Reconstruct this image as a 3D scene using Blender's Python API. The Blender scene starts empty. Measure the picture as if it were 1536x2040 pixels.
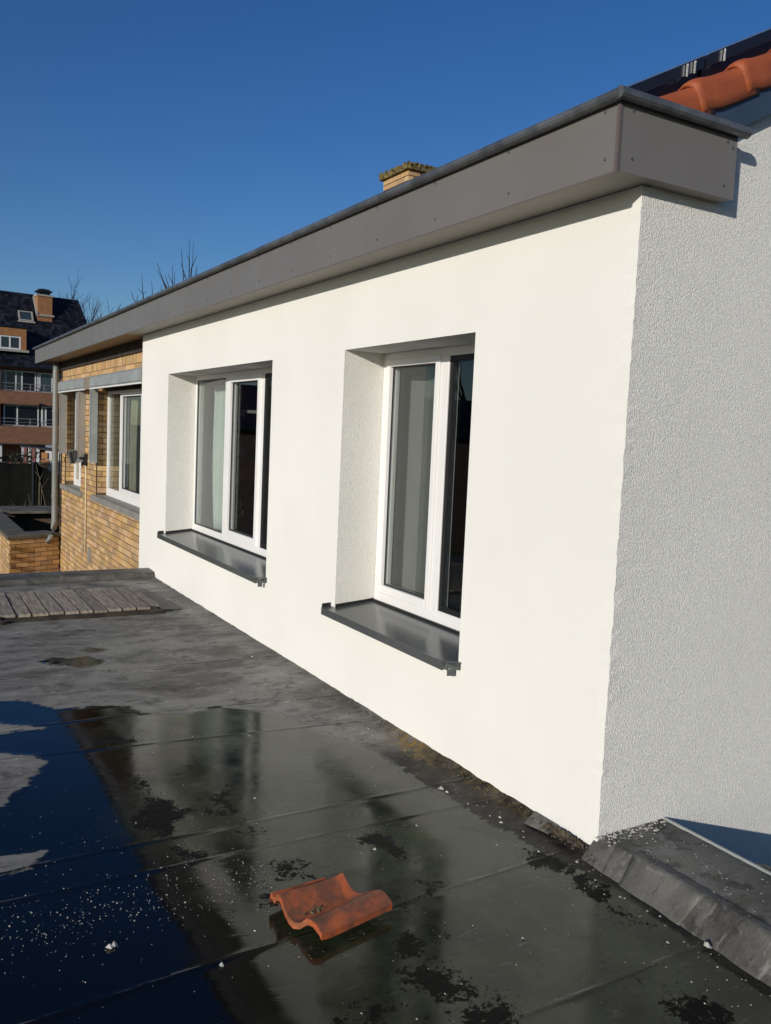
import bpy, math, random
import numpy as np
from mathutils import Vector, Matrix
random.seed(7)
S = bpy.context.scene
COL = S.collection

# ------------------------------------------------------------------ camera
CAM_R = Vector((0.86577, -0.4985, 0.04401)); CAM_U = Vector((0.00691, 0.09983, 0.99498)); CAM_F = Vector((0.50039, 0.86112, -0.08988))
cd = bpy.data.cameras.new("camera"); cam = bpy.data.objects.new("camera", cd); COL.objects.link(cam)
cd.sensor_fit = 'VERTICAL'; cd.sensor_height = 36.0; cd.lens = 1712.7 / 2040 * 36.0
cd.clip_start = 0.05; cd.clip_end = 6000
cam.matrix_world = Matrix(((CAM_R.x, CAM_U.x, -CAM_F.x, -2.3383), (CAM_R.y, CAM_U.y, -CAM_F.y, -2.3016), (CAM_R.z, CAM_U.z, -CAM_F.z, 1.55), (0, 0, 0, 1)))
S.camera = cam

# ------------------------------------------------------------------ sky and sun
SUN_TRAVEL = Vector((1.62, 1.0, -0.50)).normalized()
SUN_EL = math.asin(-SUN_TRAVEL.z); SUN_AZ = math.atan2(-SUN_TRAVEL.x, -SUN_TRAVEL.y)
W = bpy.data.worlds.new("World"); S.world = W; W.use_nodes = True
wn = W.node_tree; wn.nodes.clear()
wo = wn.nodes.new('ShaderNodeOutputWorld'); wb = wn.nodes.new('ShaderNodeBackground'); sky = wn.nodes.new('ShaderNodeTexSky')
sky.sky_type = 'NISHITA'; sky.sun_disc = False; sky.sun_elevation = SUN_EL; sky.sun_rotation = SUN_AZ
sky.air_density = 1.0; sky.dust_density = 0.5; sky.ozone_density = 4.0; sky.altitude = 60
wb.inputs['Strength'].default_value = 0.088
hs = wn.nodes.new('ShaderNodeHueSaturation'); hs.inputs['Saturation'].default_value = 1.2; hs.inputs['Hue'].default_value = 0.512; hs.inputs['Value'].default_value = 1.0
wn.links.new(sky.outputs[0], hs.inputs['Color']); wn.links.new(hs.outputs[0], wb.inputs[0]); wn.links.new(wb.outputs[0], wo.inputs[0])
sl = bpy.data.lights.new("sun", 'SUN'); sl.energy = 3.6; sl.angle = math.radians(0.53); sl.color = (1.0, 0.94, 0.85)
so = bpy.data.objects.new("sun", sl); COL.objects.link(so)
so.rotation_euler = SUN_TRAVEL.to_track_quat('-Z', 'Y').to_euler(); so.location = (-8, -6, 9)
S.view_settings.view_transform = 'Standard'; S.view_settings.look = 'None'; S.view_settings.exposure = 0.0; S.view_settings.gamma = 1.0
S.view_settings.use_curve_mapping = False
S.render.engine = 'CYCLES'
cy = S.cycles; cy.use_denoising = True; cy.max_bounces = 10; cy.transparent_max_bounces = 12; cy.sample_clamp_indirect = 10.0; cy.blur_glossy = 0.5; cy.caustics_reflective = True; cy.caustics_refractive = False

# ------------------------------------------------------------------ materials
def nodes(name):
    m = bpy.data.materials.new(name); m.use_nodes = True
    nt = m.node_tree; b = nt.nodes['Principled BSDF']
    return m, nt, b
def N(nt, t, **kw):
    n = nt.nodes.new(t)
    for k, v in kw.items():
        if k in n.inputs: n.inputs[k].default_value = v
        else: setattr(n, k, v)
    return n
def math_n(nt, op, a, b=None, c=None):
    n = nt.nodes.new('ShaderNodeMath'); n.operation = op
    for i, v in enumerate((a, b, c)):
        if v is None: continue
        if isinstance(v, (int, float)): n.inputs[i].default_value = v
        else: nt.links.new(v, n.inputs[i])
    return n.outputs[0]
def mapr(nt, v, a, b, c=0.0, d=1.0, smooth=True):
    n = nt.nodes.new('ShaderNodeMapRange'); n.interpolation_type = 'SMOOTHSTEP' if smooth else 'LINEAR'
    nt.links.new(v, n.inputs['Value'])
    for k, x in (('From Min', a), ('From Max', b), ('To Min', c), ('To Max', d)):
        n.inputs[k].default_value = x
    return n.outputs[0]
def noise(nt, scale, detail=4, rough=0.55, stretch=None, coord='Object', dist=0.0):
    tc = nt.nodes.new('ShaderNodeTexCoord'); src = tc.outputs[coord]
    if stretch:
        mp = nt.nodes.new('ShaderNodeMapping'); mp.inputs['Scale'].default_value = stretch
        nt.links.new(src, mp.inputs[0]); src = mp.outputs[0]
    n = N(nt, 'ShaderNodeTexNoise', Scale=scale, Detail=detail, Roughness=rough, Distortion=dist)
    nt.links.new(src, n.inputs['Vector'])
    return n.outputs['Fac']
def mix(nt, f, a, b):
    n = nt.nodes.new('ShaderNodeMix'); n.data_type = 'RGBA'
    for s, v in ((0, f), (6, a), (7, b)):
        if isinstance(v, (int, float)): n.inputs[s].default_value = v
        elif isinstance(v, tuple): n.inputs[s].default_value = v + (1,) if len(v) == 3 else v
        else: nt.links.new(v, n.inputs[s])
    return n.outputs[2]
def pm(name, c1, c2=None, scale=6.0, rough=0.6, bump=0.0, bscale=60.0, bdist=0.003, stretch=None, metal=0.0, spec=0.5, rvar=0.0, per=0.0, lo=0.35, hi=0.65):
    """plain procedural material: two colours mixed by noise, fine bump, optional colour change from piece to piece"""
    m, nt, b = nodes(name)
    c2 = c2 or c1
    f = mapr(nt, noise(nt, scale, 6, 0.6, stretch), lo, hi)
    col = mix(nt, f, c1, c2)
    if per:
        oi = nt.nodes.new('ShaderNodeObjectInfo'); ge = nt.nodes.new('ShaderNodeNewGeometry')
        r = math_n(nt, 'FRACT', math_n(nt, 'ADD', oi.outputs['Random'], ge.outputs['Random Per Island']))
        h = N(nt, 'ShaderNodeHueSaturation')
        nt.links.new(mapr(nt, r, 0, 1, 1 - per, 1 + per, False), h.inputs['Value'])
        r2 = math_n(nt, 'FRACT', math_n(nt, 'MULTIPLY', r, 7.31))
        nt.links.new(mapr(nt, r2, 0, 1, 0.5 - per * 0.04, 0.5 + per * 0.03, False), h.inputs['Hue'])
        nt.links.new(mapr(nt, math_n(nt, 'FRACT', math_n(nt, 'MULTIPLY', r, 3.7)), 0, 1, 1 - per * .5, 1 + per * .35, False), h.inputs['Saturation'])
        nt.links.new(col, h.inputs['Color']); col = h.outputs[0]
    nt.links.new(col, b.inputs['Base Color'])
    b.inputs['Roughness'].default_value = rough; b.inputs['Metallic'].default_value = metal; b.inputs['Specular IOR Level'].default_value = spec
    if rvar:
        nt.links.new(mapr(nt, noise(nt, scale * 2.3, 5), 0.3, 0.7, rough - rvar, rough + rvar), b.inputs['Roughness'])
    if bump:
        bm = N(nt, 'ShaderNodeBump', Strength=bump, Distance=bdist)
        nt.links.new(noise(nt, bscale, 5, 0.6, stretch), bm.inputs['Height']); nt.links.new(bm.outputs[0], b.inputs['Normal'])
    return m

def mat_stucco(name, strength):
    m, nt, b = nodes(name)
    big = mapr(nt, noise(nt, 1.1, 5), 0.3, 0.7)
    col = mix(nt, big, (0.785, 0.772, 0.712), (0.825, 0.812, 0.755))
    nt.links.new(col, b.inputs['Base Color']); b.inputs['Roughness'].default_value = 0.85; b.inputs['Specular IOR Level'].default_value = 0.25
    g = noise(nt, 1.0, 3, 0.55, (185, 185, 110), dist=0.7)
    g = mapr(nt, g, 0.36, 0.66)
    f = noise(nt, 1.0, 2, 0.5, (420, 420, 420))
    h = math_n(nt, 'ADD', g, math_n(nt, 'MULTIPLY', f, 0.35))
    bm = N(nt, 'ShaderNodeBump', Strength=strength, Distance=0.0050)
    nt.links.new(h, bm.inputs['Height']); nt.links.new(bm.outputs[0], b.inputs['Normal'])
    return m

def mat_membrane(name="wet_membrane", use_wet=True, tone=1.0):
    m, nt, b = nodes(name)
    n_big = noise(nt, 1.3, 6, 0.6); n_mid = noise(nt, 6, 8, 0.62); n_fine = noise(nt, 70, 4, 0.6)
    streak = noise(nt, 1.0, 7, 0.62, (2.6, 13, 1), dist=0.8)
    streak2 = noise(nt, 1.0, 6, 0.65, (9, 46, 1), dist=0.5)
    blot = noise(nt, 2.1, 9, 0.66, (0.75, 1.25, 1), dist=0.6)
    scuff = noise(nt, 1.0, 8, 0.7, (5, 11, 1), dist=1.2)
    dry = mix(nt, mapr(nt, blot, 0.36, 0.64), (0.105, 0.099, 0.084), (0.275, 0.263, 0.228))
    dry = mix(nt, mapr(nt, streak, 0.50, 0.70, 0, 0.55), dry, (0.30, 0.288, 0.25))
    dry = mix(nt, mapr(nt, scuff, 0.575, 0.615, 0, 0.7), dry, (0.058, 0.054, 0.046))
    dry = mix(nt, mapr(nt, scuff, 0.405, 0.375, 0, 0.6), dry, (0.38, 0.365, 0.325))
    dry = mix(nt, mapr(nt, streak2, 0.62, 0.655, 0, 0.55), dry, (0.46, 0.445, 0.40))
    dry = mix(nt, mapr(nt, streak2, 0.37, 0.34, 0, 0.7), dry, (0.035, 0.033, 0.028))
    dry = mix(nt, mapr(nt, n_mid, 0.56, 0.68, 0, 0.65), dry, (0.050, 0.046, 0.040))
    dry = mix(nt, mapr(nt, n_fine, 0.58, 0.72, 0, 0.45), dry, (0.035, 0.034, 0.030))
    dry = mix(nt, mapr(nt, noise(nt, 160, 2, 0.5), 0.70, 0.74, 0, 0.8), dry, (0.5, 0.48, 0.44))
    at = N(nt, 'ShaderNodeAttribute', attribute_name="dirt")
    dirtc = mix(nt, mapr(nt, n_mid, 0.4, 0.66), (0.006, 0.0055, 0.0045), (0.034, 0.029, 0.019))
    asm = N(nt, 'ShaderNodeAttribute', attribute_name="seam")
    dfac = math_n(nt, 'MULTIPLY', at.outputs['Fac'], mapr(nt, noise(nt, 9, 6), 0.25, 0.55, 0.75, 1.0))
    dry = mix(nt, dfac, dry, dirtc)
    am = N(nt, 'ShaderNodeAttribute', attribute_name="moss")
    mossf = math_n(nt, 'MULTIPLY', am.outputs['Fac'], mapr(nt, noise(nt, 34, 5, 0.7), 0.42, 0.6))
    dry = mix(nt, mossf, dry, mix(nt, n_fine, (0.10, 0.062, 0.012), (0.34, 0.21, 0.035)))
    bd = N(nt, 'ShaderNodeBump', Strength=0.55, Distance=0.004)
    hsum = math_n(nt, 'ADD', math_n(nt, 'MULTIPLY', noise(nt, 130, 4, 0.6), 0.6), math_n(nt, 'MULTIPLY', streak2, 1.2))
    nt.links.new(hsum, bd.inputs['Height'])
    if not use_wet:
        dry = mix(nt, 1 - tone, dry, (0.022, 0.021, 0.017))
        dry = mix(nt, mapr(nt, noise(nt, 7, 9, 0.72, None, 'Object', 0.8), 0.56, 0.60, 0, 0.75), dry, (0.17, 0.165, 0.15))
        dry = mix(nt, mapr(nt, noise(nt, 5.3, 7, 0.66), 0.60, 0.68, 0, 0.8), dry, (0.012, 0.012, 0.010))
        nt.links.new(dry, b.inputs['Base Color']); nt.links.new(bd.outputs[0], b.inputs['Normal'])
        b.inputs['Roughness'].default_value = 0.55; b.inputs['Specular IOR Level'].default_value = 0.4
        return m
    aw = N(nt, 'ShaderNodeAttribute', attribute_name="wet")
    w = math_n(nt, 'ADD', aw.outputs['Fac'], math_n(nt, 'MULTIPLY', math_n(nt, 'SUBTRACT', noise(nt, 11, 6, 0.62), 0.5), 0.12))
    w = math_n(nt, 'ADD', w, math_n(nt, 'MULTIPLY', math_n(nt, 'SUBTRACT', streak2, 0.5), 0.10))
    film = mapr(nt, w, -0.006, 0.010)
    scum = math_n(nt, 'MULTIPLY', math_n(nt, 'MULTIPLY', mapr(nt, w, -0.075, -0.015), mapr(nt, w, 0.0, -0.006)), math_n(nt, 'SUBTRACT', 1.0, at.outputs['Fac']))
    damp = mapr(nt, w, -0.03, 0.012)
    # wet film breaks up, dull and nearly black; also paints in dark window reflections
    ab = N(nt, 'ShaderNodeAttribute', attribute_name="broken_refl")
    bn = math_n(nt, 'ADD', noise(nt, 3.0, 13, 0.72, (1.0, 1.15, 1), dist=0.25), math_n(nt, 'MULTIPLY', math_n(nt, 'SUBTRACT', noise(nt, 75, 3, 0.6), 0.5), 0.16))
    bn = math_n(nt, 'ADD', bn, math_n(nt, 'MULTIPLY', ab.outputs['Fac'], 0.20))
    brk_refl = mapr(nt, bn, 0.572, 0.586)
    speck = math_n(nt, 'MULTIPLY', mapr(nt, noise(nt, 95, 3, 0.6), 0.60, 0.64), mapr(nt, bn, 0.48, 0.57))
    rough_patch = math_n(nt, 'MAXIMUM', brk_refl, speck)
    sheen = math_n(nt, 'MULTIPLY', film, math_n(nt, 'SUBTRACT', 1.0, rough_patch))
    dampc = mix(nt, 0.72, dry, (0.016, 0.016, 0.014))
    ath = N(nt, 'ShaderNodeAttribute', attribute_name="thin")
    algae = mix(nt, mapr(nt, noise(nt, 1.9, 9, 0.68), 0.38, 0.62), (0.008, 0.011, 0.005), (0.040, 0.050, 0.024))
    algae = mix(nt, mapr(nt, n_mid, 0.56, 0.70, 0, 0.6), algae, (0.046, 0.047, 0.030))
    wetc = mix(nt, ath.outputs['Fac'], (0.0035, 0.0040, 0.0045), algae)
    wetc = mix(nt, math_n(nt, 'MULTIPLY', ath.outputs['Fac'], mapr(nt, streak2, 0.60, 0.66, 0, 0.55)), wetc, (0.085, 0.086, 0.068))
    wetc = mix(nt, math_n(nt, 'MULTIPLY', rough_patch, 0.95), wetc, (0.0040, 0.0040, 0.0038))
    col = mix(nt, math_n(nt, 'MULTIPLY', damp, 0.8), dry, dampc)
    col = mix(nt, math_n(nt, 'MULTIPLY', scum, 0.5), col, (0.27, 0.26, 0.225))
    col = mix(nt, film, col, wetc)
    seamf = math_n(nt, 'MULTIPLY', mapr(nt, asm.outputs['Fac'], 0.15, 0.8), mapr(nt, noise(nt, 3.1, 5, 0.6), 0.36, 0.56))
    col = mix(nt, seamf, col, (0.006, 0.006, 0.005))
    lapf = math_n(nt, 'MULTIPLY', mapr(nt, asm.outputs['Fac'], -0.1, -0.8), mapr(nt, noise(nt, 2.3, 5, 0.6), 0.46, 0.60))
    col = mix(nt, math_n(nt, 'MULTIPLY', lapf, 0.7), col, (0.17, 0.165, 0.145))
    nt.links.new(col, b.inputs['Base Color'])
    wr = mapr(nt, noise(nt, 5, 6, 0.6), 0.42, 0.72, 0.04, 0.13)
    wr = math_n(nt, 'ADD', wr, math_n(nt, 'MULTIPLY', ath.outputs['Fac'], mapr(nt, noise(nt, 3.1, 8, 0.68), 0.34, 0.66, 0.045, 0.15)))
    wr2 = nt.nodes.new('ShaderNodeMix'); nt.links.new(rough_patch, wr2.inputs[0]); nt.links.new(wr, wr2.inputs[2]); wr2.inputs[3].default_value = 0.5
    rr = nt.nodes.new('ShaderNodeMix'); nt.links.new(film, rr.inputs[0]); rr.inputs[2].default_value = 0.62; nt.links.new(wr2.outputs[0], rr.inputs[3])
    nt.links.new(rr.outputs[0], b.inputs['Roughness'])
    b.inputs['IOR'].default_value = 1.36
    nt.links.new(mapr(nt, math_n(nt, 'MULTIPLY', rough_patch, film), 0, 1, 0.5, 0.10, False), b.inputs['Specular IOR Level'])
    # water lies flat: only a whisper of ripple where the film is whole
    flat = math_n(nt, 'ADD', math_n(nt, 'MULTIPLY', math_n(nt, 'SUBTRACT', 1.0, sheen), 0.55), 0.0)
    nt.links.new(flat, bd.inputs['Strength'])
    b2 = N(nt, 'ShaderNodeBump', Strength=0.035, Distance=0.01)
    nt.links.new(noise(nt, 1.0, 3, 0.5, (7, 16, 1), dist=0.8), b2.inputs['Height']); nt.links.new(bd.outputs[0], b2.inputs['Normal'])
    nt.links.new(b2.outputs[0], b.inputs['Normal'])
    return m

def mat_glass(name, tint, f0=0.08):
    m = bpy.data.materials.new(name); m.use_nodes = True; nt = m.node_tree; nt.nodes.clear()
    o = nt.nodes.new('ShaderNodeOutputMaterial'); tr = nt.nodes.new('ShaderNodeBsdfTransparent'); gl = nt.nodes.new('ShaderNodeBsdfGlossy'); mx = nt.nodes.new('ShaderNodeMixShader')
    tr.inputs[0].default_value = tint + (1,); gl.inputs['Roughness'].default_value = 0.0; gl.inputs['Color'].default_value = (0.95, 0.97, 1, 1)
    lw = N(nt, 'ShaderNodeLayerWeight', Blend=0.5)
    f = math_n(nt, 'ADD', math_n(nt, 'MULTIPLY', math_n(nt, 'POWER', lw.outputs['Facing'], 5.0), 1 - f0), f0)
    nt.links.new(f, mx.inputs[0]); nt.links.new(tr.outputs[0], mx.inputs[1]); nt.links.new(gl.outputs[0], mx.inputs[2]); nt.links.new(mx.outputs[0], o.inputs[0])
    return m

M = {}
M['stucco'] = mat_stucco("white_render", 0.7); M['stucco_flat'] = mat_stucco("white_render_floated", 0.15)
M['membrane'] = mat_membrane()
M['kerb'] = mat_membrane("kerb_membrane", False, 0.46)
M['fascia'] = pm("taupe_panel", (0.155, 0.142, 0.128), (0.165, 0.155, 0.142), 2.0, 0.42, spec=0.45, rvar=0.06)
M['fascia_trim'] = pm("taupe_trim", (0.12, 0.095, 0.085), None, 2, 0.4)
M['zinc'] = pm("zinc", (0.21, 0.22, 0.225), (0.12, 0.127, 0.13), 7, 0.42, metal=0.55, rvar=0.1)
M['screw'] = pm("screw_metal", (0.28, 0.26, 0.24), None, 3, 0.35, metal=0.8)
M['soffit'] = pm("grey_soffit", (0.30, 0.28, 0.24), (0.33, 0.31, 0.27), 3, 0.6)
M['soffit_wood'] = pm("varnished_soffit", (0.30, 0.165, 0.05), (0.36, 0.205, 0.07), 4, 0.5, stretch=(1, 0.2, 1))
M['pvc'] = pm("white_pvc", (0.78, 0.77, 0.74), (0.82, 0.81, 0.79), 2, 0.35)
M['gasket'] = pm("black_gasket", (0.012, 0.012, 0.012), None, 2, 0.5)
M['sill'] = pm("grey_metal_sill", (0.070, 0.077, 0.076), (0.085, 0.092, 0.090), 1.2, 0.20, spec=0.45)
M['glass'] = mat_glass("window_glass", (0.80, 0.825, 0.81), 0.075)
M['room_dark'] = pm("dark_room", (0.05, 0.045, 0.04), None, 1, 0.9)
M['room_red'] = pm("dark_red_room", (0.45, 0.10, 0.085), None, 1, 0.9)
M['room_floor'] = pm("room_floor", (0.05, 0.035, 0.025), None, 1, 0.6)
M['curtain_grey'] = pm("grey_curtain", (0.25, 0.25, 0.235), (0.28, 0.28, 0.265), 3, 0.9)
M['curtain_mint'] = pm("mint_curtain", (0.72, 0.84, 0.77), (0.78, 0.88, 0.82), 5, 0.9)
M['curtain_sheer'] = pm("sheer_curtain", (0.52, 0.56, 0.49), (0.57, 0.60, 0.54), 5, 0.9)
M['curtain_pink'] = pm("pink_curtain", (0.55, 0.24, 0.22), None, 5, 0.9)
M['curtain_olive'] = pm("olive_net", (0.22, 0.20, 0.14), (0.26, 0.235, 0.17), 5, 0.9)
M['curtain_cream'] = pm("cream_curtain", (0.62, 0.57, 0.44), (0.68, 0.63, 0.5), 5, 0.9)
M['brick'] = pm("yellow_brick", (0.54, 0.355, 0.165), (0.45, 0.275, 0.12), 11, 0.85, 0.6, 120, 0.003, per=0.27)
M['mortar'] = pm("brown_mortar", (0.085, 0.056, 0.030), (0.13, 0.09, 0.052), 9, 0.95, 0.5, 150)
M['brick_ch'] = pm("chimney_brick", (0.53, 0.36, 0.18), (0.45, 0.29, 0.13), 11, 0.85, 0.5, 120, 0.003, per=0.2)
M['moss_cap'] = pm("mossy_concrete", (0.22, 0.17, 0.045), (0.055, 0.05, 0.035), 22, 0.95, 0.9, 60, 0.01)
M['bluestone'] = pm("bluestone_sill", (0.21, 0.20, 0.18), (0.28, 0.265, 0.24), 8, 0.6, 0.3, 60)
M['alu'] = pm("grey_aluminium", (0.26, 0.275, 0.265), (0.34, 0.355, 0.34), 3, 0.42, spec=0.5)
M['alu_brown'] = pm("brown_grey_plastic", (0.27, 0.255, 0.225), (0.31, 0.29, 0.26), 3, 0.5)
M['pipe'] = pm("grey_pvc_pipe", (0.17, 0.175, 0.16), (0.21, 0.215, 0.20), 4, 0.45)
M['conduit'] = pm("cream_conduit", (0.68, 0.56, 0.36), None, 4, 0.5)
M['black'] = pm("black_plastic", (0.015, 0.014, 0.014), None, 4, 0.4)
M['lampglass'] = pm("lamp_lens", (0.12, 0.125, 0.12), None, 4, 0.15)
M['coping_old'] = pm("old_concrete", (0.15, 0.135, 0.10), (0.075, 0.068, 0.05), 5, 0.9, 0.7, 40, 0.01)
M['tile'] = pm("terracotta", (0.36, 0.090, 0.026), (0.27, 0.060, 0.020), 9, 0.62, 0.5, 150, 0.002, lo=0.3, hi=0.7)
M['tile_floor'] = pm("weathered_terracotta", (0.43, 0.100, 0.030), (0.17, 0.062, 0.032), 18, 0.6, 0.5, 150, 0.002, lo=0.36, hi=0.66)
M['lichen'] = pm("grey_lichen", (0.20, 0.18, 0.10), (0.10, 0.09, 0.04), 60, 0.95)
M['white_board'] = pm("pale_board", (0.42, 0.43, 0.44), (0.46, 0.47, 0.48), 3, 0.6)
M['barge_shade'] = pm("shade_blue_board", (0.030, 0.050, 0.085), (0.040, 0.062, 0.10), 3, 0.5)  # blue is skylit shade put into the colour, not paint
M['solar'] = pm("solar_frame", (0.010, 0.011, 0.016), None, 3, 0.3)
M['solar_edge'] = pm("bright_aluminium", (0.5, 0.5, 0.5), None, 3, 0.35, metal=0.8)
M['wood'] = pm("weathered_plank", (0.34, 0.29, 0.225), (0.165, 0.14, 0.11), 5, 0.8, 0.6, 40, 0.004, stretch=(9, 1, 4), per=0.22)
M['wood_dark'] = pm("damp_beam", (0.022, 0.017, 0.012), (0.05, 0.038, 0.026), 9, 0.8, 0.7, 60, 0.006)
M['rubber'] = pm("rubber_strip", (0.022, 0.024, 0.022), (0.035, 0.036, 0.034), 5, 0.5, 0.2, 50)
M['gravel'] = pm("pale_grit", (0.62, 0.60, 0.54), (0.42, 0.39, 0.33), 40, 0.8, per=0.25)
M['rubble'] = pm("brown_rubble", (0.13, 0.10, 0.062), (0.05, 0.04, 0.026), 30, 0.9, per=0.4)
M['ground'] = pm("rough_ground", (0.035, 0.034, 0.020), (0.022, 0.026, 0.012), 0.8, 0.95, 0.5, 5, 0.05)
M['slate'] = pm("dark_slates", (0.010, 0.011, 0.016), (0.017, 0.018, 0.024), 0.9, 0.42, spec=0.35, per=0.7)
M['brick_far'] = pm("red_brown_brick", (0.235, 0.115, 0.062), (0.175, 0.085, 0.052), 2.2, 0.9, 0.3, 9, 0.02, stretch=(1, 1, 3))
M['brick_far2'] = pm("orange_brick", (0.33, 0.155, 0.062), (0.27, 0.12, 0.05), 3, 0.9)
M['brick_dark'] = pm("dark_brick", (0.030, 0.022, 0.018), (0.045, 0.03, 0.024), 2, 0.9)
M['far_white'] = pm("white_frames", (0.62, 0.63, 0.63), None, 1, 0.5)
M['far_glass'] = pm("far_panes", (0.035, 0.055, 0.068), (0.020, 0.026, 0.034), 0.6, 0.08, spec=0.6)
M['far_dark'] = pm("dark_opening", (0.008, 0.008, 0.010), None, 1, 0.4)
M['rail'] = pm("steel_railing", (0.20, 0.21, 0.22), None, 1, 0.4)
M['lead'] = pm("lead_flashing", (0.33, 0.31, 0.27), None, 2, 0.6)
M['tarp'] = pm("black_mesh_sheet", (0.002, 0.0025, 0.002), (0.005, 0.0055, 0.004), 1.2, 0.85, 0.4, 6, 0.03, spec=0.1)
M['bark'] = pm("bare_bark", (0.050, 0.042, 0.036), (0.085, 0.070, 0.055), 4, 0.9)
M['bark_dark'] = pm("dark_twigs", (0.014, 0.016, 0.024), None, 4, 0.9)
M['dead'] = pm("dry_stalk", (0.16, 0.13, 0.08), (0.09, 0.075, 0.05), 9, 0.9)
M['hedge'] = pm("dark_hedge", (0.012, 0.016, 0.008), (0.024, 0.028, 0.014), 3, 0.9)
M['cottage'] = pm("whitewash", (0.50, 0.49, 0.47), (0.42, 0.41, 0.38), 2, 0.9)
M['pink'] = pm("faded_pink_paint", (0.26, 0.10, 0.09), None, 2, 0.8)
M['red_dark'] = pm("dark_red_lacquer", (0.34, 0.045, 0.035), (0.24, 0.035, 0.03), 6, 0.5)
M['book_blue'] = pm("blue_spines", (0.06, 0.16, 0.42), (0.40, 0.50, 0.62), 60, 0.7, stretch=(1, 1, 0.05))

# ------------------------------------------------------------------ building helpers
class MB:
    def __init__(s): s.v = []; s.f = []
    def quad(s, *p):
        i = len(s.v); s.v += [tuple(q) for q in p]; s.f.append(tuple(range(i, i + len(p)))); return s
    def box(s, x0, x1, y0, y1, z0, z1):
        return s.hexa([(x0, y0, z0), (x1, y0, z0), (x1, y1, z0), (x0, y1, z0), (x0, y0, z1), (x1, y0, z1), (x1, y1, z1), (x0, y1, z1)])
    def hexa(s, p):
        i = len(s.v); s.v += [tuple(q) for q in p]
        for f in ((0, 3, 2, 1), (4, 5, 6, 7), (0, 1, 5, 4), (1, 2, 6, 5), (2, 3, 7, 6), (3, 0, 4, 7)):
            s.f.append(tuple(i + k for k in f))
        return s
    def prism(s, poly, a, b):
        """poly = points swept from offset a to offset b (vectors)"""
        n = len(poly); i = len(s.v); a = Vector(a); b = Vector(b)
        s.v += [tuple(Vector(p) + a) for p in poly] + [tuple(Vector(p) + b) for p in poly]
        s.f.append(tuple(i + k for k in range(n - 1, -1, -1))); s.f.append(tuple(i + n + k for k in range(n)))
        for k in range(n):
            l = (k + 1) % n; s.f.append((i + k, i + l, i + n + l, i + n + k))
        return s
    def tube(s, pts, r, n=6, cap=True):
        pts = [Vector(p) for p in pts]; rs = r if isinstance(r, (list, tuple)) else [r] * len(pts)
        i0 = len(s.v); up = Vector((0.31, 0.17, 0.93))
        for k, p in enumerate(pts):
            d = (pts[min(k + 1, len(pts) - 1)] - pts[max(k - 1, 0)]).normalized()
            a = d.cross(up)
            if a.length < 1e-3: a = d.cross(Vector((1, 0, 0)))
            a.normalize(); b = d.cross(a)
            for j in range(n):
                t = 2 * math.pi * j / n
                s.v.append(tuple(p + (a * math.cos(t) + b * math.sin(t)) * rs[k]))
        for k in range(len(pts) - 1):
            for j in range(n):
                l = (j + 1) % n; q = i0 + k * n
                s.f.append((q + j, q + n + j, q + n + l, q + l))
        if cap:
            s.f.append(tuple(i0 + j for j in range(n))); e = i0 + (len(pts) - 1) * n
            s.f.append(tuple(e + j for j in range(n - 1, -1, -1)))
        return s
    def blob(s, c, r, sx=1, sy=1, sz=1, jit=0.25):
        i = len(s.v); rr = random.random
        base = [(0, 0, 1), (0, 0, -1)] + [(math.cos(t * math.pi / 2.5) * .95, math.sin(t * math.pi / 2.5) * .95, (0.3 if t % 2 else -0.3)) for t in range(5)]
        for x, y, z in base:
            k = r * (1 + (rr() - .5) * 2 * jit); s.v.append((c[0] + x * k * sx, c[1] + y * k * sy, c[2] + z * k * sz))
        for t in range(5):
            a = 2 + t; b = 2 + (t + 1) % 5
            s.f.append((i, i + a, i + b)); s.f.append((i + 1, i + b, i + a))
        return s
    def mesh(s, name, origin=(0, 0, 0), smooth=False):
        o = Vector(origin); me = bpy.data.meshes.new(name)
        me.from_pydata([(x - o.x, y - o.y, z - o.z) for x, y, z in s.v], [], s.f)
        if smooth: me.polygons.foreach_set('use_smooth', [True] * len(me.polygons))
        me.update(); return me
    def build(s, name, mat, parent=None, smooth=False, bevel=0.0):
        off = wloc(parent) if parent else Vector((0, 0, 0))
        me = s.mesh(name, off, smooth); me.materials.append(M[mat] if isinstance(mat, str) else mat)
        o = bpy.data.objects.new(name, me); COL.objects.link(o)
        if parent: o.parent = parent
        if bevel:
            b = o.modifiers.new("bevel", 'BEVEL'); b.width = bevel; b.segments = 2; b.limit_method = 'ANGLE'
        return o
def wloc(o):
    v = Vector((0, 0, 0))
    while o: v += o.location; o = o.parent
    return v
def tag(o, label=None, cat=None, group=None, kind=None):
    for k, v in (('label', label), ('category', cat), ('group', group), ('kind', kind)):
        if v: o[k] = v
    return o
def thing(name, label, cat, loc=(0, 0, 0), group=None):
    o = bpy.data.objects.new(name, None); COL.objects.link(o); o.location = loc; o.empty_display_size = 0.2
    return tag(o, label, cat, group)
def copy_part(src, parent, loc, rot=None):
    c = src.copy(); COL.objects.link(c); c.parent = parent; c.location = Vector(loc) - wloc(parent)
    if rot: c.rotation_euler = rot
    return c
def grid_wall(mb, x, ys, zs, holes, flip=False):
    """sheet in the plane x with rectangular holes (y0,y1,z0,z1)"""
    for a, b in zip(ys[:-1], ys[1:]):
        for c, d in zip(zs[:-1], zs[1:]):
            ym, zm = (a + b) / 2, (c + d) / 2
            if any(h[0] < ym < h[1] and h[2] < zm < h[3] for h in holes): continue
            p = [(x, b, c), (x, a, c), (x, a, d), (x, b, d)]
            mb.quad(*(p if not flip else p[::-1]))
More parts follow.
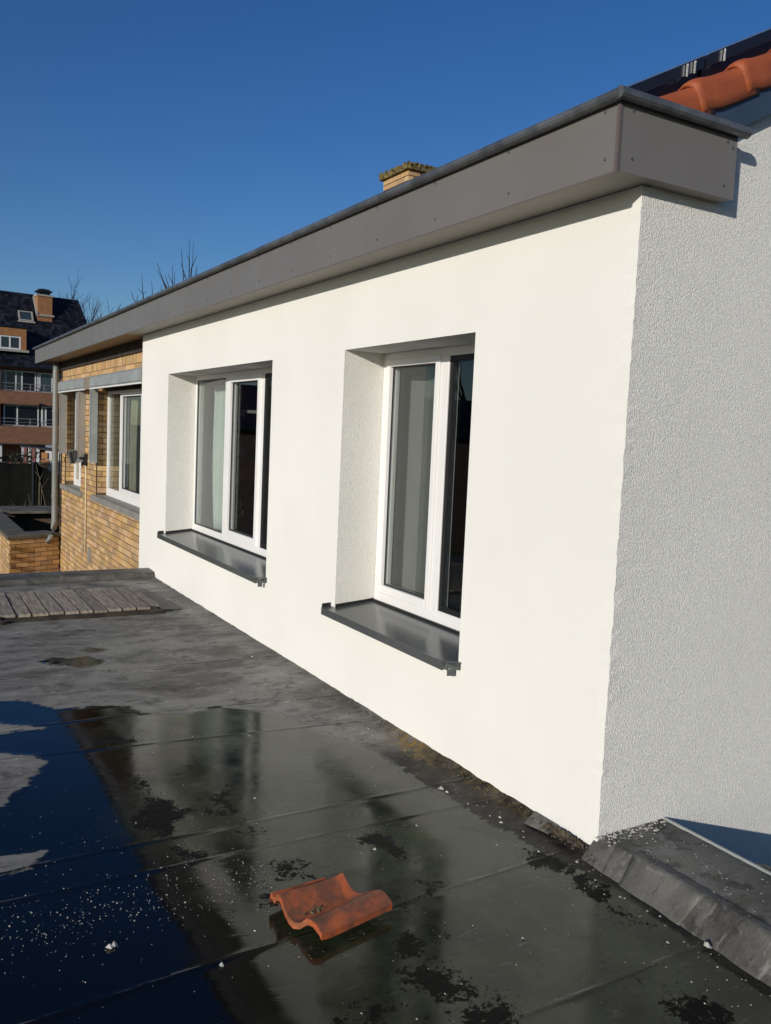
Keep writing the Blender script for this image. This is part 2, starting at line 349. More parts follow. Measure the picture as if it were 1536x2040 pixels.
def reveal(mb, h, x0, x1):
    a, b, c, d = h
    mb.quad((x0, b, c), (x0, b, d), (x1, b, d), (x1, b, c)); mb.quad((x0, a, d), (x0, a, c), (x1, a, c), (x1, a, d))
    mb.quad((x0, b, d), (x0, a, d), (x1, a, d), (x1, b, d)); mb.quad((x0, a, c), (x0, b, c), (x1, b, c), (x1, a, c))

# ------------------------------------------------------------------ value noise for geometry
def vnoise(x, y, seed):
    xi = np.floor(x).astype(np.int64); yi = np.floor(y).astype(np.int64); fx = x - xi; fy = y - yi
    fx = fx * fx * (3 - 2 * fx); fy = fy * fy * (3 - 2 * fy)
    def h(a, b):
        n = (a * 374761393 + b * 668265263 + seed * 1442695041) & 0xffffffff
        n = ((n ^ (n >> 13)) * 1274126177) & 0xffffffff
        return ((n ^ (n >> 16)) & 0xffff) / 65535.0
    return (h(xi, yi) * (1 - fx) + h(xi + 1, yi) * fx) * (1 - fy) + (h(xi, yi + 1) * (1 - fx) + h(xi + 1, yi + 1) * fx) * fy
def fbm(x, y, s, seed, o=4):
    t = 0; a = 0.5
    for k in range(o): t = t + a * (vnoise(x * s, y * s, seed + k) - 0.5); s *= 2.03; a *= 0.5
    return t
def poly_sd(px, py, poly):
    """signed distance, positive inside"""
    d = np.full(px.shape, 1e9); ins = np.zeros(px.shape, bool); n = len(poly)
    for i in range(n):
        ax, ay = poly[i]; bx, by = poly[(i + 1) % n]
        ex, ey = bx - ax, by - ay
        t = np.clip(((px - ax) * ex + (py - ay) * ey) / (ex * ex + ey * ey + 1e-12), 0, 1)
        d = np.minimum(d, np.hypot(px - ax - t * ex, py - ay - t * ey))
        c = ((ay > py) != (by > py)) & (px < (bx - ax) * (py - ay) / (by - ay + 1e-15) + ax)
        ins ^= c
    return np.where(ins, d, -d)

# ------------------------------------------------------------------ the setting: ground, flat roof, kerbs
g = MB(); g.quad((-2500, -2500, -3.4), (2500, -2500, -3.4), (2500, 2500, -3.4), (-2500, 2500, -3.4))
tag(g.build("ground", 'ground'), kind='structure')

def floor_z(y):
    """the deck falls gently towards the viewer"""
    return -0.010 * (np.maximum(0, 2.7 - y) - 0.35 * np.clip(2.7 - y, 0, 0.7))
def flat_roof():
    xs = np.concatenate([np.linspace(-8, -2.75, 14)[:-1], np.linspace(-2.75, 0.012, 232)])
    ys = np.concatenate([np.linspace(-6, -1.2, 13)[:-1], np.linspace(-1.2, 3.2, 560)[:-1], np.linspace(3.2, 6.35, 150)])
    X, Y = np.meshgrid(xs, ys); nx, ny = len(xs), len(ys)
    wetpoly = [(-8, 2.9), (-2.4, 2.85), (-1.717, 2.69), (-1.568, 2.47), (-1.214, 2.40), (-1.15, 2.21), (-.926, 2.134), (-.766, 2.19), (-.6, 2.06), (-.469, 1.965), (-.40, 1.66), (-.27, 1.3),
               (-.25, .8), (-.20, .34), (-.13, -.02), (-.10, -.2), (-.10, -2), (-.1, -6), (-8, -6)]
    wet = poly_sd(X, Y, wetpoly)
    for isl in ([(-2.5, 2.40), (-1.854, 2.346), (-1.673, 2.189), (-1.87, 2.193), (-2.5, 2.2)], [(-2.7, 1.97), (-1.898, 1.915), (-1.75, 1.82), (-1.717, 1.736), (-1.842, 1.513), (-1.957, 1.346), (-2.7, 1.3)],
                [(-2.6, .96), (-2.0, .928), (-1.855, .881), (-1.918, .789), (-2.016, .778), (-2.6, .74)]):
        wet = np.minimum(wet, -poly_sd(X, Y, isl) * 1.0)
    for blob in ([(-1.50, 3.46), (-1.42, 3.53), (-1.33, 3.46), (-1.22, 3.47), (-1.13, 3.34), (-1.22, 3.24), (-1.3, 3.25), (-1.36, 3.34), (-1.44, 3.36)], [(-1.21, 3.66), (-1.15, 3.70), (-1.07, 3.62), (-1.15, 3.58)]):
        wet = np.maximum(wet, poly_sd(X, Y, blob) + 0.02)
    wet = np.clip(wet, -0.4, 0.4)
    seam = np.zeros_like(X)
    h = fbm(X, Y, 1.3, 3, 3) * 0.012 + fbm(X, Y, 6, 11, 2) * 0.0014
    # lapped seams running across, away from the wall
    for k, (y0, sl_, st) in enumerate(((0.03, 0.06, 0.004), (0.80, 0.002, 0.003), (0.585, -0.01, 0.0025), (1.76, -0.09, 0.003), (2.20, -0.07, 0.003), (-0.597, 0.02, 0.005), (3.1, -0.05, 0.003), (4.1, -0.06, 0.003))):
        yl = y0 + sl_ * (X + 1.0) + fbm(X, Y * 0 + k, 2.5, 20 + k, 2) * 0.03
        d = Y - yl
        seam = np.where(np.abs(d) < 0.012, np.exp(-((d + .001) / 0.006) ** 2) - 1.0 * np.exp(-((d - .009) / 0.007) ** 2), seam)
        h += st * 0.5 * np.tanh(d / 0.006) * np.exp(-np.abs(d) / 0.25) + st * 0.9 * np.exp(-(d / 0.012) ** 2) * (0.3 + vnoise(X * 2.2, Y * 0 + k, 40 + k))
    film = np.clip(wet * 14 + 0.5, 0, 1)
    h = h * (1 - 0.66 * film) + floor_z(Y)
    up = np.clip((X + 0.055 + fbm(X * 0, Y, 9, 5, 3) * 0.05) / 0.05, 0, 1.2)
    h = h + (0.003 + fbm(X * 0, Y, 14, 9, 3) * 0.010 - h) * np.clip(up, 0, 1) ** 1.5
    dirt = np.clip((X + 0.36 + fbm(X, Y, 3.5, 31) * 0.3) / 0.12, 0, 1) * np.clip((1.45 - Y) / 0.3, 0, 1)
    dirt2 = np.clip((X + 0.16 + fbm(X, Y, 5, 33) * 0.2) / 0.14, 0, 1) * 0.5
    dirt = np.maximum(dirt, dirt2)
    kerbside = np.clip((X + 0.22 + fbm(X, Y, 4, 37) * 0.25) / 0.10, 0, 1) * (Y < 0)
    dirt = np.maximum(dirt, kerbside * 0.9)
    moss = np.exp(-((Y - 1.27 - (X + .05)) / 0.20) ** 2) * np.clip((X + 0.16) / 0.06, 0, 1)
    moss = np.maximum(moss, np.exp(-((Y - 0.72) / 0.35) ** 2) * np.clip((X + 0.12) / 0.08, 0, 1) * 0.35)
    g2 = lambda cx, cy_, sx, sy: np.exp(-((X - cx) / sx) ** 2 - ((Y - cy_) / sy) ** 2)
    brok_refl = np.clip(.95 * g2(-1.12, 1.0, .13, .55) + .8 * g2(-1.40, 1.05, .12, .5) + 1.0 * g2(-.93, -.25, .11, .45) + .9 * g2(-.68, .38, .07, .30) + .9 * g2(-.17, -.1, .10, .5) + .6 * g2(-1.40, 1.95, .16, .30) + .8 * g2(-1.25, -.55, .3, .25) + .8 * g2(-.45, -.9, .4, .2) + .55 * g2(-1.2, .2, .16, .25), 0, 1) - 0.42  # weights cover real film breaks and the dark columns the windows reflect
    brok_refl = np.where(X < -1.62, -1.0, brok_refl)
    me = bpy.data.meshes.new("flat_roof"); nv = nx * ny
    co = np.stack([X, Y, h], -1).reshape(-1).astype(np.float32)
    idx = np.arange(nv).reshape(ny, nx)
    q = np.stack([idx[:-1, :-1], idx[:-1, 1:], idx[1:, 1:], idx[1:, :-1]], -1).reshape(-1)
    nf = len(q) // 4
    me.vertices.add(nv); me.vertices.foreach_set('co', co); me.loops.add(nf * 4); me.loops.foreach_set('vertex_index', q.astype(np.int32))
    me.polygons.add(nf); me.polygons.foreach_set('loop_start', np.arange(0, nf * 4, 4, dtype=np.int32))
    me.update(calc_edges=True); me.polygons.foreach_set('use_smooth', np.ones(nf, bool))
    for nm, a in (("wet", wet), ("dirt", dirt), ("moss", moss), ("thin", np.clip((X + 1.52 + fbm(X, Y, 2, 77) * .5) / .50, 0, 1)), ("seam", seam), ("broken_refl", brok_refl)):
        at = me.attributes.new(nm, 'FLOAT', 'POINT'); at.data.foreach_set('value', a.reshape(-1).astype(np.float32))
    me.materials.append(M['membrane']); me.validate()
    o = bpy.data.objects.new("flat_roof", me); COL.objects.link(o)
    return tag(o, kind='structure')
flat_roof()
rb = MB(); rb.box(-8, -0.001, -6, 6.58, -3.4, -0.05)
tag(rb.build("lower_storey", 'mortar'), kind='structure')

def kerb_strip(name, sect, n, axis_fn, seed):
    """lapped membrane kerb: cross-section swept along a slightly uneven line"""
    mb = MB(); rnd = random.Random(seed); m = len(sect)
    for k in range(n + 1):
        for (a, z) in sect:
            mb.v.append(axis_fn(k / n, a + (rnd.random() - .5) * 0.003, z + (rnd.random() - .5) * 0.002))
    for k in range(n):
        for j in range(m - 1):
            i = k * m + j; mb.f.append((i, i + 1, i + m + 1, i + m))
    return mb
# kerb at the right, running towards the viewer from the foot of the gable wall
k = kerb_strip("kerb", [(-0.085, -0.06), (-0.060, -0.030), (-0.020, 0.010), (0.014, 0.045), (0.018, 0.049), (0.026, 0.0515), (0.18, 0.056), (0.345, 0.060), (0.356, 0.052), (0.356, -0.35)], 140,
               lambda t, a, z: (a + ((0.0025 * math.sin(t * 41) - 0.006 * (((t * 4.2 + .09) / .285) % 1.0)) if a < 0.05 else 0), 0.02 - t * 4.2, z), 5)
ko = tag(k.build("roof_kerb", 'kerb', smooth=True), kind='structure')
strip = MB(); strip.box(0.352, 0.362, -4.2, -0.003, 0.0, 0.066)
tag(strip.build("kerb_edge_strip", 'alu'), kind='structure')
# kerb across the back edge of the roof
for (ya, yb, sd) in ((-.185, -.47, 1), (-.455, -.78, 2), (-.76, -1.2, 3)):
    lp = kerb_strip("lap", [(-0.070, -0.040), (-0.060, -0.030), (-0.020, 0.010), (0.012, 0.043), (0.017, 0.049), (0.026, 0.0520), (0.060, 0.0530)], 16,
                    lambda t, a, z, ya=ya, yb=yb: (a - .003 - .004 * t + (0.003 * math.sin(t * 9 + ya * 20) if a < .05 else 0), ya + (yb - ya) * t - (.02 * (a + .05) / .1 if t > .99 else -.03 * max(0, (a + .05)) / .1 if t < .01 else 0), z + .003 + (.002 * t if a > -.05 else 0)), sd)
    lo_ = lp.build("membrane_lap", 'kerb', ko, smooth=True); sm2 = lo_.modifiers.new("sheet", 'SOLIDIFY'); sm2.thickness = .004; sm2.offset = -1
k = kerb_strip("kerb", [(-0.10, -0.02), (-0.03, 0.004), (0.0, 0.012), (0.022, 0.05), (0.05, 0.055), (0.40, 0.06), (0.47, 0.06), (0.475, -0.5)], 70,
               lambda t, a, z: (0.0 - t * 8.0, (6.31 - 0.155 * t * 8 / 1.4 * 0.62) * (1 if a < 0.3 else 0) + (6.10 * (0 if a < 0.3 else 1)) + a, z), 8)
tag(k.build("rear_roof_kerb", 'kerb'), kind='structure')

# ------------------------------------------------------------------ the white rendered house
HOUSE = thing("rendered_house", "white rendered house wall with two deep windows under a taupe roof edge", "house", (0, 0, 0))
H2 = (0.972, 2.283, 0.480, 2.035); H1 = (3.389, 5.984, 0.480, 2.035)
wall = MB(); wfront = MB()
zs = [-3.4, -0.2]
zz = -0.2
while zz < 2.44: zz += 0.03; zs.append(round(zz, 4))
zs[-1] = 2.476
zz_h = sorted(set(zs + [0.515, 2.035]))
holes = [H2, H1]
grid_wall(wfront, 0.0, [0.05, H2[0], H2[1], H1[0], H1[1], 6.98], [-3.4, 0.480, 2.035, 2.476], holes)
rj = random.Random(3)
corner = [(rj.uniform(-.0022, .0022), rj.uniform(-.0022, .0022)) for _ in zs]
for i in range(len(zs) - 1):
    (ax, ay), (bx, by) = corner[i], corner[i + 1]; za, zb = zs[i], zs[i + 1]
    wfront.quad((0, .05, za), (ax, ay, za), (bx, by, zb), (0, .05, zb))
    wall.quad((ax, ay, za), (.05, 0, za), (.05, 0, zb), (bx, by, zb))
for h in holes: reveal(wall, h, 0.0, 0.355)
wall.quad((0, 6.98, -3.4), (0, 6.98, 2.476), (0.14, 6.98, 2.476), (0.14, 6.98, -3.4))
wall.quad((0.05, 0, -3.4), (8.2, 0, -3.4), (8.2, 0, 2.476), (0.05, 0, 2.476))
wall.quad((0.05, 0, 2.476), (8.2, 0, 2.476), (4.1, 0, 4.78), (0.05, 0, 2.63))
wall.build("gable_wall", 'stucco', HOUSE); wfront.build("wall", 'stucco_flat', HOUSE)
# rooms behind the windows
def room(nm, y0, y1, hs, mat, parent, x=0.356, xb=4.0, z0=-0.3, z1=2.42):
    r = MB(); ysp = sorted({y0, y1, *[h[0] for h in hs], *[h[1] for h in hs]}); zsp = sorted({z0, z1, *[h[2] for h in hs], *[h[3] for h in hs]})
    grid_wall(r, x, ysp, zsp, hs, True)
    r.quad((xb, y0, z0), (xb, y1, z0), (xb, y1, z1), (xb, y0, z1)); r.quad((x, y0, z0), (xb, y0, z0), (xb, y0, z1), (x, y0, z1))
    r.quad((x, y1, z0), (x, y1, z1), (xb, y1, z1), (xb, y1, z0)); r.quad((x, y0, z1), (xb, y0, z1), (xb, y1, z1), (x, y1, z1))
    r.quad((x, y0, z0), (x, y1, z0), (xb, y1, z0), (xb, y0, z0))
    r.build(nm, mat, parent)
room("room", 0.25, 2.84, [H2], 'room_dark', HOUSE)
room("room", 2.92, 6.9, [H1], 'room_red', HOUSE)

def window(parent, label, bars, panes, gaskets=(), z_sill=None, mat='pvc', px=0.285):
    f = MB()
    for (y0, y1, z0, z1, x0, x1) in bars: f.box(x0, x1, y0, y1, z0, z1)
    w = f.build("window", mat, parent, bevel=0.003)
    if label: w['label'] = label
    for (y0, y1, z0, z1) in panes:
        p = MB(); p.box(px, px + 0.02, y0, y1, z0, z1); p.build("pane", 'glass', w)
    if gaskets:
        gk = MB()
        for (y0, y1, z0, z1, x0, x1) in gaskets: gk.box(x0, x1, y0, y1, z0, z1)
        gk.build("gasket", 'gasket', w)
    return w
def sash(y0, y1, z0, z1, b, x0, x1):
    return [(y0, y0 + b, z0, z1, x0, x1), (y1 - b, y1, z0, z1, x0, x1), (y0 + b, y1 - b, z0, z0 + b * 1.25, x0 + .0005, x1), (y0 + b, y1 - b, z1 - b, z1, x0 + .0005, x1)]
def gk(y0, y1, z0, z1, t=0.012, x0=0.279, x1=0.284):
    return [(y0, y0 + t, z0, z1, x0, x1), (y1 - t, y1, z0, z1, x0, x1), (y0 + t, y1 - t, z0, z0 + t, x0, x1), (y0 + t, y1 - t, z1 - t, z1, x0, x1)]
W2 = window(HOUSE, "nearer window with a closed sash and a dark right pane",
            [(2.232, 2.282, .516, 2.034, .270, .34), (.973, 1.02, .516, 2.034, .270, .34), (1.02, 2.232, .516, .598, .2705, .34), (1.02, 2.232, 1.985, 2.034, .2705, .34), (1.575, 1.650, .598, 1.985, .268, .34)]
            + sash(1.652, 2.226, .585, 1.992, .040, .256, .33), [(1.69, 2.188, .634, 1.954), (1.02, 1.576, .597, 1.986)],
            gk(1.690, 2.188, .634, 1.953, .010) + gk(1.02, 1.575, .598, 1.985, .030, .276, .2845))
W1 = window(HOUSE, "farther and wider window with pale curtain behind its left pane",
            [(5.945, 5.983, .516, 2.034, .270, .34), (3.390, 3.44, .516, 2.034, .270, .34), (3.44, 5.945, .516, .590, .2705, .34), (3.44, 5.945, 1.990, 2.034, .2705, .34), (5.015, 5.115, .59, 1.99, .268, .34), (4.196, 4.27, .59, 1.99, .269, .34)]
            + sash(4.262, 5.012, .580, 1.994, .052, .256, .33), [(5.114, 5.946, .589, 1.991), (4.312, 4.962, .64, 1.944), (3.44, 4.197, .589, 1.991)],
            gk(5.115, 5.945, .59, 1.99, .010) + gk(4.314, 4.960, .645, 1.942, .010) + gk(3.44, 4.196, .59, 1.99, .05, .272, .2845))
def sill(w, y0, y1):
    s = MB(); zb, zf = 0.521, 0.487
    xa, xw = 0.262, -0.058
    # plate that falls outward, with a folded front lip and small end upstands
    s.hexa([(xw, y0 - .035, zf - .004), (xa, y0 + .002, zb - .004), (xa, y1 - .002, zb - .004), (xw, y1 + .06, zf - .004), (xw, y0 - .035, zf), (xa, y0 + .002, zb), (xa, y1 - .002, zb), (xw, y1 + .06, zf)])
    s.box(xw - .004, xw, y0 + .045, y1 + .06, zf - .044, zf + .0005)
    s.box(xw, xw + .012, y0 + .05, y1 + .05, zf - .044, zf - .040)
    s.build("sill", 'sill', w)
    e = MB()
    e.hexa([(xw, y1 - .004 + .055, zf), (.0, y1 + .052, zf + .006), (.0, y1 + .06, zf + .006), (xw, y1 + .06, zf), (xw, y1 + .051, zf + .022), (.0, y1 + .052, zf + .026), (.0, y1 + .06, zf + .026), (xw, y1 + .06, zf + .022)])
    e.hexa([(0.002, y1 - .010, zf + .006), (xa, y1 - .010, zb), (xa, y1 - .003, zb), (0.002, y1 - .003, zf + .006), (0.002, y1 - .010, zf + .026), (xa, y1 - .010, zb + .016), (xa, y1 - .003, zb + .016), (0.002, y1 - .003, zf + .026)])
    e.box(.252, .266, y0 + .004, y1 - .012, zb + .0005, zb + .012)
    e.build("sill_upstand", 'gasket', w)
    c = MB()   # bent loose end cap
    c.hexa([(xw + .004, y0 + .03, zf - .03), (xw + .045, y0 - .03, zf - .03), (xw + .047, y0 - .028, zf - .03), (xw + .006, y0 + .032, zf - .03), (xw + .004, y0 + .03, zf + .004), (xw + .045, y0 - .03, zf + .008), (xw + .047, y0 - .028, zf + .008), (xw + .006, y0 + .032, zf + .004)])
    c.hexa([(xw + .002, y0 + .01, zf - .062), (xw + .03, y0 - .005, zf - .062), (xw + .032, y0 - .003, zf - .062), (xw + .004, y0 + .012, zf - .062), (xw + .002, y0 + .01, zf - .03), (xw + .03, y0 - .005, zf - .03), (xw + .032, y0 - .003, zf - .03), (xw + .004, y0 + .012, zf - .03)])
    c.build("sill_end_cap", 'sill', w)
sill(W2, H2[0], H2[1]); sill(W1, H1[0], H1[1])

# curtains and a shelf indoors
def curtain(name, label, y0, y1, z0, z1, x, folds, amp, mat, skew=0.0, squeeze=None, group=None):
    mb = MB(); nu, nv = folds * 6, 10
    for j in range(nv + 1):
        t = j / nv; z = z0 + (z1 - z0) * t
        for i in range(nu + 1):
            u = i / nu; yc = (y0 + y1) / 2; k = 1.0
            if squeeze: k = squeeze(t)
            y = yc + (y0 + (y1 - y0) * u - yc) * k + skew * (1 - t)
            mb.v.append((x + amp * math.sin(u * folds * 2 * math.pi) + amp * .4 * math.sin(u * 17 + t * 2), y, z))
    for j in range(nv):
        for i in range(nu):
            q = j * (nu + 1) + i; mb.f.append((q, q + 1, q + nu + 2, q + nu + 1))
    o = mb.build(name, mat, smooth=True); tag(o, label, "curtain", group)
    so_ = o.modifiers.new("cloth", 'SOLIDIFY'); so_.thickness = 0.003
    return o
curtain("curtain", "grey curtain hanging behind the sash of the nearer window", 1.80, 2.60, .2, 2.3, .47, 3, .007, 'curtain_grey')
curtain("sheer_curtain", "flat pale grey-green sheer behind the left pane of the wider window", 6.02, 6.88, .2, 2.3, .62, 5, .006, 'curtain_sheer')
curtain("gathered_curtain", "mint curtain gathered into a bunch beside the white mullion", 5.58, 6.00, .52, 1.95, .47, 4, .020, 'curtain_mint', squeeze=lambda t: 0.35 + 0.9 * t * (1.35 - t) if t < .9 else 0.72)
curtain("pink_curtain", "narrow faded pink curtain edge beside the mint bunch", 5.50, 5.70, .75, 1.5, .50, 2, .01, 'curtain_pink')
SH = thing("bookshelf", "dark red shelf of blue books seen through the middle pane of the wider window", "shelf", (.72, 5.83, -0.3))
s = MB(); s.box(.53, .95, 5.93, 5.95, -.28, 1.60); s.box(.53, .55, 5.72, 5.929, -.28, 2.06); s.box(.551, .95, 5.725, 5.929, 1.255, 1.275); s.box(.551, .95, 5.725, 5.929, .68, .70); s.build("shelf_frame", 'wood_dark', SH)
s = MB(); s.box(.53, .95, 5.93, 5.95, 1.601, 2.06); s.build("red_panel", 'red_dark', SH)
s = MB(); s.box(.551, .95, 5.715, 5.735, 1.03, 1.25); s.build("drawer_front", 'red_dark', SH)
for i in range(5):
    b = MB(); x = .556 + i * .032; b.box(x, x + .026, 5.76, 5.90, 1.276, 1.44 - .022 * i + .01 * (i % 2)); b.build("book", 'book_blue', SH)
s = MB(); s.box(.70, .84, 5.80, 5.88, 1.70, 1.73); s.box(.70, .71, 5.80, 5.929, 1.66, 1.70); s.build("wall_shelf", 'far_white', SH)
for (x, z) in ((.672, .80), (.684, .755), (.70, .701)):
    s = MB(); s.box(x, x + .022, 5.76, 5.79, z, z + .043); s.build("white_box", 'far_white', SH)

# fascia box, soffit, coping
FX, FY, Z0, Z1, FL = -0.198, -0.070, 2.474, 2.709, 13.27
fa = MB()
fa.box(FX, FX + .008, FY + .0005, FL, Z0, Z1); fa.box(FX + .0005, 0.397, FY, FY + .008, Z0 + .001, Z1)
fa.box(FX + .009, 0.397, FL - .009, FL, Z0, Z1)
FA = fa.build("fascia", 'fascia', HOUSE)
tr = MB(); tr.box(FX - .003, FX + .010, FY - .003, FY + .010, Z0 - .006, Z1 + .002); tr.build("corner_trim", 'fascia_trim', FA)
ed = MB(); ed.box(FX - .0015, FX + .004, FY + .012, FL, Z0 - .006, Z0 - .0005); ed.build("drip_edge", 'fascia_trim', FA)
sc = MB()
for i in range(8):
    t0, t1 = i * math.pi / 4, (i + 1) * math.pi / 4
    sc.quad((-.004, 0, 0), (-.0025, .0055 * math.cos(t0), .0055 * math.sin(t0)), (-.0025, .0055 * math.cos(t1), .0055 * math.sin(t1)))
    sc.quad((-.0025, .0055 * math.cos(t0), .0055 * math.sin(t0)), (0, .006 * math.cos(t0), .006 * math.sin(t0)), (0, .006 * math.cos(t1), .006 * math.sin(t1)), (-.0025, .0055 * math.cos(t1), .0055 * math.sin(t1)))
scm = sc.mesh("screw"); scm.materials.append(M['screw'])
s0 = bpy.data.objects.new("screw", scm); COL.objects.link(s0); s0.parent = FA
first = True
for i in range(16):
    for z in (2.524, 2.684):
        l = Vector((FX - .0005, -0.013 + .533 * i + (0.012 if z > 2.6 else 0), z))
        if first: s0.location = l; first = False
        else: copy_part(s0, FA, l)
for x, z in ((-.138, 2.682), (-.132, 2.525), (.341, 2.677), (.338, 2.52), (.372, 2.66)):
    copy_part(s0, FA, (x, FY - .0005, z), (0, 0, math.pi / 2))
sf = MB(); sf.box(FX + .008, 0.02, FY + .008, 6.985, Z0 + .004, Z0 + .016); sf.box(0.02, 0.395, FY + .008, -0.001, Z0 + .004, Z0 + .016)
sf.build("soffit", 'soffit', HOUSE)
cp = MB()
cp.tube([(-.214, -.092, 2.717), (-.214, 2.2, 2.717), (-.214, 2.204, 2.717), (-.214, 6, 2.717), (-.214, FL + .03, 2.717)], .021, 12)
cp.tube([(-.226, -.090, 2.7175), (.1, -.090, 2.7175), (.425, -.090, 2.7175)], .0208, 12)
cp.box(-.205, -.02, -.08, FL + .02, 2.7095, 2.727); cp.box(-.02, .41, -.08, -.012, 2.7095, 2.726)
cp.build("coping", 'zinc', HOUSE, smooth=False, bevel=0)
ws = MB(); ws.tube([(-.214, 2.19, 2.717), (-.214, 2.215, 2.717)], .0222, 12); ws.build("coping_joint", 'zinc', HOUSE)

# pitched tile roof: hidden behind the fascia but for its verge
SL = 0.528
def rz(x): return 2.595 + SL * (x + .19)
rf = MB()
p = [(.20, 0, rz(.20) - .10), (4.1, 0, rz(4.1) - .10), (8.4, 0, rz(4.1) - 2.4), (8.4, 0, rz(4.1) - 2.5), (4.1, 0, rz(4.1) - .18), (.20, 0, rz(.20) - .18)]
rf.prism(p, (0, 0.05, 0), (0, 13.0, 0))
RF = rf.build("roof", 'tile', HOUSE)
tf = MB(); nyt, nst = 64 * 6, 17
for c_ in range(nst):
    for e_ in (0, 1):
        xx = .16 + (4.08 - .16) * (c_ + e_) / nst
        for q_ in range(nyt + 1):
            yy = .16 + 12.8 * q_ / nyt; ph = (yy / .2) % 1.0
            tf.v.append((xx, yy, rz(xx) - .062 + (.022 if e_ == 0 else .0) + .032 * max(0.0, math.sin(math.pi * ph)) ** 1.4))
    b0 = c_ * 2 * (nyt + 1)
    for q_ in range(nyt): tf.f.append((b0 + q_, b0 + nyt + 1 + q_, b0 + nyt + 2 + q_, b0 + q_ + 1))
tag(tf.build("roof_tiles", 'tile', RF), kind='stuff')
bb = MB(); bb.prism([(.20, 0, rz(.20) - .175), (4.1, 0, rz(4.1) - .175), (4.1, 0, rz(4.1) - .050), (.20, 0, rz(.20) - .050)], (0, -.040, 0), (0, -.004, 0))  # board standing in for the blue shaded band below the verge tiles
bb.build("verge_shade_board", 'barge_shade', RF)
def verge_tile():
    prof = [(-.100, -.066), (-.1015, -.03), (-.101, .005), (-.096, .026), (-.084, .040), (-.066, .046), (-.045, .046), (-.02, .036), (.01, .022), (.05, .012), (.16, .016)]
    mb = MB(); nu = 10; L = 0.335; n = len(prof)
    for k in range(nu + 1):
        t = k / nu; u = t * L
        lift = 0.010 * (1 - t) + 0.011 * math.exp(-((t - .13) / .14) ** 2)          # thick raised lower end lapping the tile below
        swell = 1.05 + 0.06 * math.sin(math.pi * min(1, t * 1.15)) - 0.10 * t
        for (y, z) in prof: mb.v.append((u, y - 0.006 * (1 - t), (z * swell if z > 0 else z) + lift))
        for (y, z) in prof: mb.v.append((u, y * 0.86 + .004, (z * swell if z > 0 else z) + lift - .012))
    m = 2 * n
    for k in range(nu):
        for j in range(n - 1):
            a = k * m + j; mb.f.append((a, a + 1, a + m + 1, a + m)); b = k * m + n + j; mb.f.append((b, b + m, b + m + 1, b + 1))
        a = k * m; mb.f.append((a, a + m, a + m + n, a + n))
    for k in (0, nu):
        for j in range(n - 1):
            a = k * m + j; f = (a, a + n, a + n + 1, a + 1); mb.f.append(f if k == 0 else f[::-1])
    me = mb.mesh("verge_tile", smooth=True); me.materials.append(M['tile']); return me
vt = bpy.data.objects.new("verge_tile", verge_tile()); COL.objects.link(vt); vt.parent = RF
ang = math.atan(SL)
for i in range(14):
    x = -.045 + .2355 * i; l = (x, .046, rz(x) + .004)
    r_ = (0.0, -ang, 0.0)
    if i == 0: vt.location = l; vt.rotation_euler = r_
    else: copy_part(vt, RF, l, r_)

# solar panels above the tiles
def solar(x0, x1, y0, y1, label):
    t = thing("solar_panel", label, "solar panel", (x0, y0, rz(x0)), "solar panels on the pitched roof")
    def zt(x): return 2.846 + SL * (x - 0.0)
    b = MB(); b.prism([(x0, 0, zt(x0) - .045), (x1, 0, zt(x1) - .045), (x1, 0, zt(x1)), (x0, 0, zt(x0))], (0, y0, 0), (0, y1, 0)); b.build("panel", 'solar', t)
    e = MB(); e.prism([(x0, 0, zt(x0) + .001), (x1, 0, zt(x1) + .001), (x1, 0, zt(x1) + .005), (x0, 0, zt(x0) + .005)], (0, y0 - .002, 0), (0, y0 + .01, 0)); e.build("frame_edge", 'solar_edge', t)
    c = MB()
    for xc in (x0 + .08, x1 - .10, x1 - .06):
        c = MB(); c.box(xc, xc + .003, y0 - .012, y0 - .003, zt(xc) - .05, zt(xc) - .004); c.build("clamp", 'solar_edge', t)
    r = MB(); r.prism([(x0, 0, zt(x0) - .105), (x1, 0, zt(x1) - .105), (x1, 0, zt(x1) - .047), (x0, 0, zt(x0) - .047)], (0, y0 + .03, 0), (0, y0 + .07, 0)); r.build("mounting_rail", 'solar', t)
solar(-.08, .405, .12, 1.8, "lower black solar panel just behind the coping corner")
solar(.42, 1.45, .115, 1.8, "upper black solar panel above the orange verge tiles")

# chimney on the ridge
CH = thing("brick_chimney", "short yellow brick chimney with mossy cap rising behind the roof edge", "chimney", (4.24, 8.7, 4.6))
cb = MB(); cb.box(3.988, 4.53, 8.36, 9.05, 4.4, 5.245); cb.build("mortar_core", 'mortar', CH)
bm = MB(); bm.box(0, .012, 0, .198, 0, .062); bmx = bm.mesh("brick"); bmx.materials.append(M['brick_ch'])
bm = MB(); bm.box(0, .198, 0, .012, 0, .062); bmy = bm.mesh("brick"); bmy.materials.append(M['brick_ch'])
for r in range(8):
    z = 5.245 - .075 * (r + 1) + .005; off = (r % 2) * .107
    for (me, along, n0) in ((bmx, 1, 8.352), (bmy, 0, 3.98)):
        ln = 0.70 if along else 0.555; p0 = -off
        while p0 < ln - .03:
            a = max(p0, 0.0); b = min(p0 + .205, ln); 
            if b - a > .03:
                o = bpy.data.objects.new("brick", me); COL.objects.link(o); o.parent = CH
                if along: o.location = Vector((3.978, 8.352 + a, z)) - wloc(CH); o.scale = (1, (b - a) / .205, 1)
                else: o.location = Vector((3.9905 + a if a > 0.02 else 3.9905, 8.350, z)) - wloc(CH); o.scale = ((b - a) / .205 if a > .02 else (b - .0125) / .205, 1, 1)
            p0 += .215
cap = MB(); rc = random.Random(4); n = 14
ring = []
